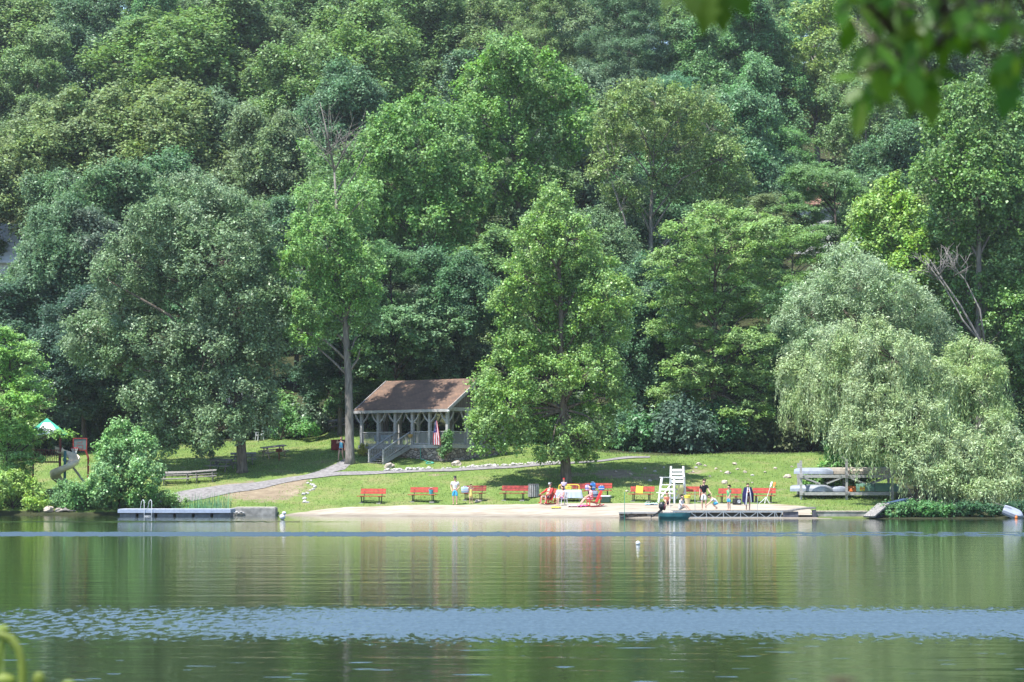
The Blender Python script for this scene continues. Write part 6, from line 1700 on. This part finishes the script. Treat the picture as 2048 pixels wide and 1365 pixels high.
REDT, GRNT = M('red_shirt', (.52, .05, .05), .85, .1, .12, 8), M('green_black_shirt', (.18, .52, .22), .85, .1, .2, 3, second=(.012, .016, .014))
FLOR = M('floral_cloth', (.62, .56, .56), .85, .1, .3, 12, second=(.45, .08, .20))
LAV = M('lavender_top', (.50, .42, .58), .85, .1, .15, 9)

person('standing person in a pale shirt, dark cap and bright blue swim trunks', G(910, 1010), -6, 1.80,
       dict(el_r=(-.27, .02, 1.12), wr_r=(-.20, -.10, .93), el_l=(.27, .02, 1.12), wr_l=(.17, -.16, .98)), outfit=[('shirt', GTEE, 'tee'), ('swim_trunks', TRB, 'trunks'), ('cap', BLACK, 'cap'), ('sunglasses', BLACK, 'shades')], hair=HAIRD, build=1.12)
person('small child wrapped in a yellow towel by the dark red bench', G(942, 1008), 10, 1.22,
       dict(el_r=(-.30, -.02, 1.36), wr_r=(-.16, -.08, 1.58), el_l=(.30, -.02, 1.36), wr_l=(.16, -.08, 1.58)), outfit=[('towel_wrap', M('yellow_towel', (.64, .50, .16), .85, .1, .12, 7), 'dress')], hair=HAIRB, head_big=1.15)
person('walking person in an aqua tank top and dark shorts beside the ash trunk', G(682, 922), -18, 1.68,
       dict(kn_r=(-.11, -.20, .50), an_r=(-.10, -.22, .09), toe_r=(-.11, -.39, .05), kn_l=(.10, .04, .49), an_l=(.10, .26, .13), toe_l=(.11, .12, .03), el_r=(-.34, -.06, 1.30), wr_r=(-.20, -.16, 1.52), el_l=(.27, .10, 1.15), wr_l=(.30, .02, .90)), outfit=[('tank_top', AQUA, 'tank'), ('shorts', NAVY, 'short_shorts')], hair=HAIRL, hairlen='long')
A_ = lambda px, py: G(px, py)
pz = sit(.40, .17, .44, lean=-.22); pz.update(wr_r=(-.34, -.30, .66), el_r=(-.33, -.06, .70), wr_l=(.36, -.26, .64), el_l=(.33, -.06, .70))
person('person in a red shirt and dark shorts lounging in the left rocking chair', A_(1096, 1009), -40, 1.78, pz, outfit=[('shirt', REDT, 'long'), ('shorts', M('dark_print_shorts', (.20, .17, .22), .85, .1, .3, 12, second=(.03, .02, .05)), 'shorts'), ('cap', M('grey_cap', (.4, .42, .44), .8, .1, .1, 5), 'cap')], hair=HAIRB)
person('child in a lavender top and red hat standing behind the white table', G(1128, 998), -10, 1.30, dict(el_r=(-.26, -.08, 1.12), wr_r=(-.16, -.28, 1.02)), outfit=[('top', LAV, 'tee'), ('shorts', NAVY, 'shorts'), ('sun_hat', REDT, 'cap')], hair=HAIRB, head_big=1.12)
pz = sit(.44, .10, .42, lean=.05)
person('person in a pale pink top sitting on the white plastic chair at the table', A_(1126, 1011), -62, 1.55, pz, outfit=[('top', PALEP, 'tee'), ('shorts', M('violet_shorts', (.34, .14, .36), .85, .1, .15, 8), 'shorts')], hair=HAIRB, hairlen='long')
pz = sit(.42, .11, .52, foot=-.86, lean=.12); pz.update(wr_r=(-.16, -.40, .62), wr_l=(.12, -.44, .60))
person('dark-haired person in a floral outfit in the right rocking chair, legs stretched out', A_(1184, 1013), -74, 1.68, pz, outfit=[('floral_top', FLOR, 'tee'), ('floral_skirt', FLOR, 'shorts')], hair=HAIRD, hairlen='long')
# by the lifeguard chair and on the dock
pz = sit(.10, .16, .30, lean=.10); pz.update(kn_r=(-.16, -.34, .46), kn_l=(.16, -.34, .46), an_r=(-.12, -.46, .07), an_l=(.12, -.46, .07), toe_r=(-.13, -.62, .03), toe_l=(.13, -.62, .03))
person('child in an orange top sitting on the sand under the lifeguard chair', G(1334, 1012), 5, 1.45, pz, outfit=[('top', M('orange_top', (.58, .20, .12), .85, .1, .12, 8), 'tee'), ('shorts', NAVY, 'shorts')], hair=HAIRB, head_big=1.1)
pz = sit(.08, .14, .30, lean=.16); pz.update(kn_r=(-.13, -.36, .42), kn_l=(.13, -.40, .36), an_r=(-.10, -.56, .08), an_l=(.12, -.62, .08), toe_r=(-.12, -.72, .04), toe_l=(.14, -.78, .04))
person('person in a loose white shirt sitting at the edge of the dock', at(1360, 1021.5, 144.6), 62, 1.62, pz, outfit=[('white_shirt', WTEE, 'long'), ('shorts', GTEE, 'shorts')], hair=HAIRD)
person('standing person in a black tee and white shorts reaching down on the dock', at(1408, 1020, 145.6), -12, 1.80,
       dict(el_l=(.28, -.05, 1.14), wr_l=(.42, -.20, .98), jaw=(.02, -.06, 1.595), head=(.03, -.06, 1.665), crown=(.03, -.05, 1.73), nose=(.05, -.17, 1.62), ear_r=(-.065, -.04, 1.65), ear_l=(.125, -.04, 1.65)), outfit=[('black_tee', BLKT, 'tee'), ('white_shorts', WTEE, 'trunks')], hair=HAIRB, skin=SKIN)
pz = dict(pelvis=(.20, 0, .42), belly=(.10, -.02, .55), chest=(-.06, -.04, .68), nape=(-.17, -.05, .76), neck=(-.22, -.06, .79), jaw=(-.29, -.08, .79), head=(-.33, -.08, .84), crown=(-.36, -.07, .89), nose=(-.44, -.10, .78), ear_r=(-.32, -.18, .83), ear_l=(-.31, .02, .83),
          sh_r=(-.08, -.20, .68), sh_l=(-.08, .12, .68), el_r=(-.26, -.22, .46), el_l=(-.26, .12, .46), wr_r=(-.46, -.20, .30), wr_l=(-.46, .08, .30), hip_r=(.22, -.09, .40), hip_l=(.22, .09, .40), kn_r=(-.10, -.14, .36), kn_l=(-.06, .16, .30), an_r=(.16, -.13, .07), an_l=(.24, .14, .07), toe_r=(.0, -.15, .03), toe_l=(.08, .16, .03))
person('crouching person in white and blue bent forward on the dock', at(1428, 1019, 145.2), 0, 1.62, pz, outfit=[('shirt', WTEE, 'tee'), ('blue_shorts', TRB, 'trunks')], hair=HAIRD)
person('standing child in a green and black shirt and blue shorts on the dock', at(1458, 1022, 144.2), -60, 1.50, dict(el_l=(.22, -.05, 1.12), wr_l=(.20, -.16, .92)), outfit=[('shirt', GRNT, 'tee'), ('blue_shorts', TRB, 'shorts')], hair=HAIRB, head_big=1.08)
person('standing person wrapped in a navy towel with white edges on the dock', at(1496, 1022.5, 144.2), 4, 1.60, dict(el_r=(-.26, -.06, 1.14), wr_r=(-.10, -.20, 1.22), el_l=(.26, -.06, 1.14), wr_l=(.10, -.20, 1.24)), outfit=[('swimsuit', M('purple_swimsuit', (.12, .025, .09), .7, .2, .15, 6), 'tank')], hair=HAIRB)
tw = [o for o in bpy.data.objects if o.get('label', '').startswith('standing person wrapped in a navy')][0]
mb = MB(); rows = []; me_ = []
for j in range(12):
    v = j / 11; row = []
    for i in range(29):
        u = i / 28; a = -math.pi / 2 + .10 + .30 * v + u * (2 * math.pi - .20 - .60 * v)
        rx, ry = .20 + .12 * min(1, v * 2.2), .14 + .10 * min(1, v * 2); w = 1 + .06 * math.sin(u * 40 + v) * v
        row.append((rx * w * math.cos(a), ry * w * math.sin(a), 1.42 - .90 * v - .10 * math.sin(u * math.pi) * 0 - .14 * (u > .9) * v))
    rows.append(row)
for j in range(11):
    for i in range(28): mb.add([rows[j][i], rows[j][i + 1], rows[j + 1][i + 1], rows[j + 1][i]], [(0, 1, 2, 3)], 1 if i < 1 or i > 26 else 0)
o = mb.build('towel_wrap', [NAVY, WPL], tw); s_ = o.modifiers.new('thickness', 'SOLIDIFY'); s_.thickness = .02
# bake the skinned figures
dg = bpy.context.evaluated_depsgraph_get()
for o in SKINNED:
    nm_ = bpy.data.meshes.new_from_object(o.evaluated_get(dg)); o.modifiers.clear(); o.data = nm_
# ------------------------------------------------------------------ foliage close to the lens, on the photographer's own bank
def lobed_leaf(mb, c, d, n, L, mi=0, sharp=.62):
    """one lobed leaf: base at c, growing along d, facing n"""
    d = d.normalized(); s = d.cross(n).normalized(); n = s.cross(d)
    prof = [(0, .03), (.10, .30), (.22, .22), (.34, .50), (.48, .30), (.60, .42), (.74, .20), (1.0, 0)]
    left = [c + d * (t * L) + s * (w * L * sharp) - n * (.10 * L * t * t) for t, w in prof]
    right = [c + d * (t * L) - s * (w * L * sharp) - n * (.10 * L * t * t) for t, w in prof]
    midr = [c + d * (t * L) - n * (.10 * L * t * t) - n * .02 * L for t, w in prof]
    b = len(mb.v); k = len(prof); mb.v += [tuple(v) for v in left + midr + right]
    for i in range(k - 1):
        mb.f.append((b + i, b + i + 1, b + k + i + 1, b + k + i)); mb.m.append(mi); mb.f.append((b + k + i, b + k + i + 1, b + 2 * k + i + 1, b + 2 * k + i)); mb.m.append(mi)
NEARLEAF = leaf_mat('near_leaf', .5, .3, .45, .25)
rn = random.Random(41)
def near_branch(name, label, Y, path, sprays, color):
    p0 = at(path[0][0], path[0][1], Y)
    t = thing(name, label, 'branch', p0)
    mb = MB(); P = [at(x, y, Y + dy) - p0 for x, y, dy in path]; mb.tube(P, [.016 * (1 - .7 * i / (len(P) - 1)) for i in range(len(P))], 7)
    lf = MB()
    for (x, y, dy, ang, L) in sprays:
        c = at(x, y, Y + dy) - p0
        near_ = min(P, key=lambda q: (q - c).length); mb.tube([near_, near_.lerp(c, .5) + Vector((0, 0, .01)), c], [.004, .003, .002], 5)
        a = math.radians(ang); d = Vector((math.cos(a), rn.uniform(-.35, .35), -math.sin(a)))
        nrm = Vector((rn.uniform(-.5, .5), -.75, rn.uniform(.1, .9)))
        lobed_leaf(lf, c, d, nrm, L)
    mb.build('twig', BARK_D, t, smooth=True)
    o = lf.build('leaves', NEARLEAF, t); o.color = (*color, 1)
sp = []
for (x, y, n_, sx_, sy_) in [(1740, 0, 12, 50, 25), (1800, 70, 12, 45, 30), (1780, 120, 13, 45, 28), (1830, 150, 12, 40, 25), (1850, 165, 6, 25, 25), (1760, 165, 11, 30, 22), (1880, 20, 8, 45, 30), (1930, 40, 8, 45, 35), (1990, 30, 9, 45, 40), (2030, 90, 8, 30, 45), (1900, 80, 5, 30, 20), (2020, 150, 5, 25, 25), (1730, 40, 5, 25, 25), (1965, 80, 5, 30, 22)]:
    for k in range(n_): sp.append((x + rn.gauss(0, sx_ * .7), y + rn.gauss(0, sy_ * .7) - 18, rn.uniform(-.35, .35), rn.gauss(95, 45), rn.uniform(.04, .07)))
sp += [(1740, 185, 0, 115, .075), (1748, 170, .1, 70, .06), (1722, 205, 0, 100, .07), (1850, 160, 0, 82, .10), (1835, 150, .1, 100, .09), (2030, 150, .1, 110, .1), (1715, 150, .1, 170, .06)]
# unseen leaves added to this bough above the frame, to shade the spray below
for k in range(130):
    b_ = at(rn.uniform(1650, 2150), rn.uniform(-120, 190), 4.3 + rn.uniform(-.4, .4)) + SUN_DIR * rn.uniform(.75, 1.6)
    px_n, py_n = project(b_.x, b_.y, b_.z)
    if py_n < -90: sp.append((px_n, py_n, b_.y - 4.3, rn.gauss(90, 60), rn.uniform(.07, .10)))
near_branch('leafy_branch', 'out of focus leafy branch hanging into the top right corner', 4.3,
            [(2330, -420, .5), (2180, -180, .3), (2020, -40, .1), (1900, 60, 0), (1830, 120, 0), (1780, 160, .05)], sp, (.068, .150, .022))
sp = [(1370, -30, 0, 70, .07), (1395, -45, .05, 90, .08), (1425, -15, 0, 105, .085), (1440, -25, .05, 85, .09), (1460, -35, 0, 60, .08), (1475, -40, .05, 20, .07), (1360, -30, .05, 130, .06)]
near_branch('leafy_branch', 'out of focus leaf tips poking in at the top right of centre', 4.3, [(1700, -330, .3), (1560, -170, .1), (1450, -60, 0), (1380, -50, 0)], sp, (.055, .11, .02))
# water plants at the lower left, and a brown seed head at the bottom edge
def near_plant(name, label, cat, px, Yn, stems, pods, color, podc=None):
    b0 = at(px, 1365, Yn); base = Vector((b0.x, Yn, tz(b0.x, Yn)))
    t = thing(name, label, cat, base)
    mb = MB()
    for pts, r in stems:
        P = [Vector((0, 0, -.02))] + [at(x, y, Yn + dy) - base for x, y, dy in pts]; mb.tube(P, [r] * (len(P) - 1) + [r * .6], 8)
    o = mb.build('stem', NEARLEAF, t, smooth=True); o.color = (*color, 1)
    lf = MB()
    for x, y, rx, ry, dy in pods:
        c = at(x, y, Yn + dy) - base; lf.ball(c, (rx * Yn / F, .5 * rx * Yn / F, ry * Yn / F), 10, 8)
        lf.tube([c - Vector((0, 0, ry * Yn / F * .8)), Vector((c.x * .6, 0, 0))], .003, 5)
    if pods: o = lf.build('leaf_blade', podc or NEARLEAF, t, smooth=True); o.color = (*[v * 1.1 for v in color], 1)
near_plant('water_plant', 'blurred yellow-green stems and leaves in the bottom left corner', 'plant', 20, 6.2,
           [([(46, 1345, 0), (44, 1320, 0), (36, 1296, 0), (20, 1276, 0), (0, 1268, 0), (-12, 1272, 0)], .0115), ([(-5, 1330, 0), (2, 1290, 0), (8, 1262, 0)], .008), ([(78, 1362, .05), (80, 1354, .05)], .008)],
           [(8, 1362, 24, 14, 0), (78, 1360, 13, 16, .05), (6, 1258, 14, 7, 0), (138, 1368, 14, 8, .02)], (.20, .28, .045))
near_plant('seed_head', 'blurred brown seed head just showing at the bottom edge', 'plant', 1683, 2.8, [([(1683, 1366, 0)], .003)], [(1683, 1364, 34, 6, 0)], (.09, .06, .045), M('brown_seed', (.07, .045, .04), .9, .1, .2, 20))

# ------------------------------------------------------------------ summer haze
m, n, l, b = newmat('haze_air')
n.remove(b)
pv = n.new('ShaderNodeVolumePrincipled')
pv.inputs['Color'].default_value = (.86, .93, 1.0, 1)
pv.inputs['Density'].default_value = .00010
pv.inputs['Anisotropy'].default_value = .2
l.new(pv.outputs[0], n['Material Output'].inputs['Volume'])
hb = MB(); hb.box((0, 280, 52), (660, 700, 110))
hz = hb.build('haze', m); tag(hz, kind='stuff')
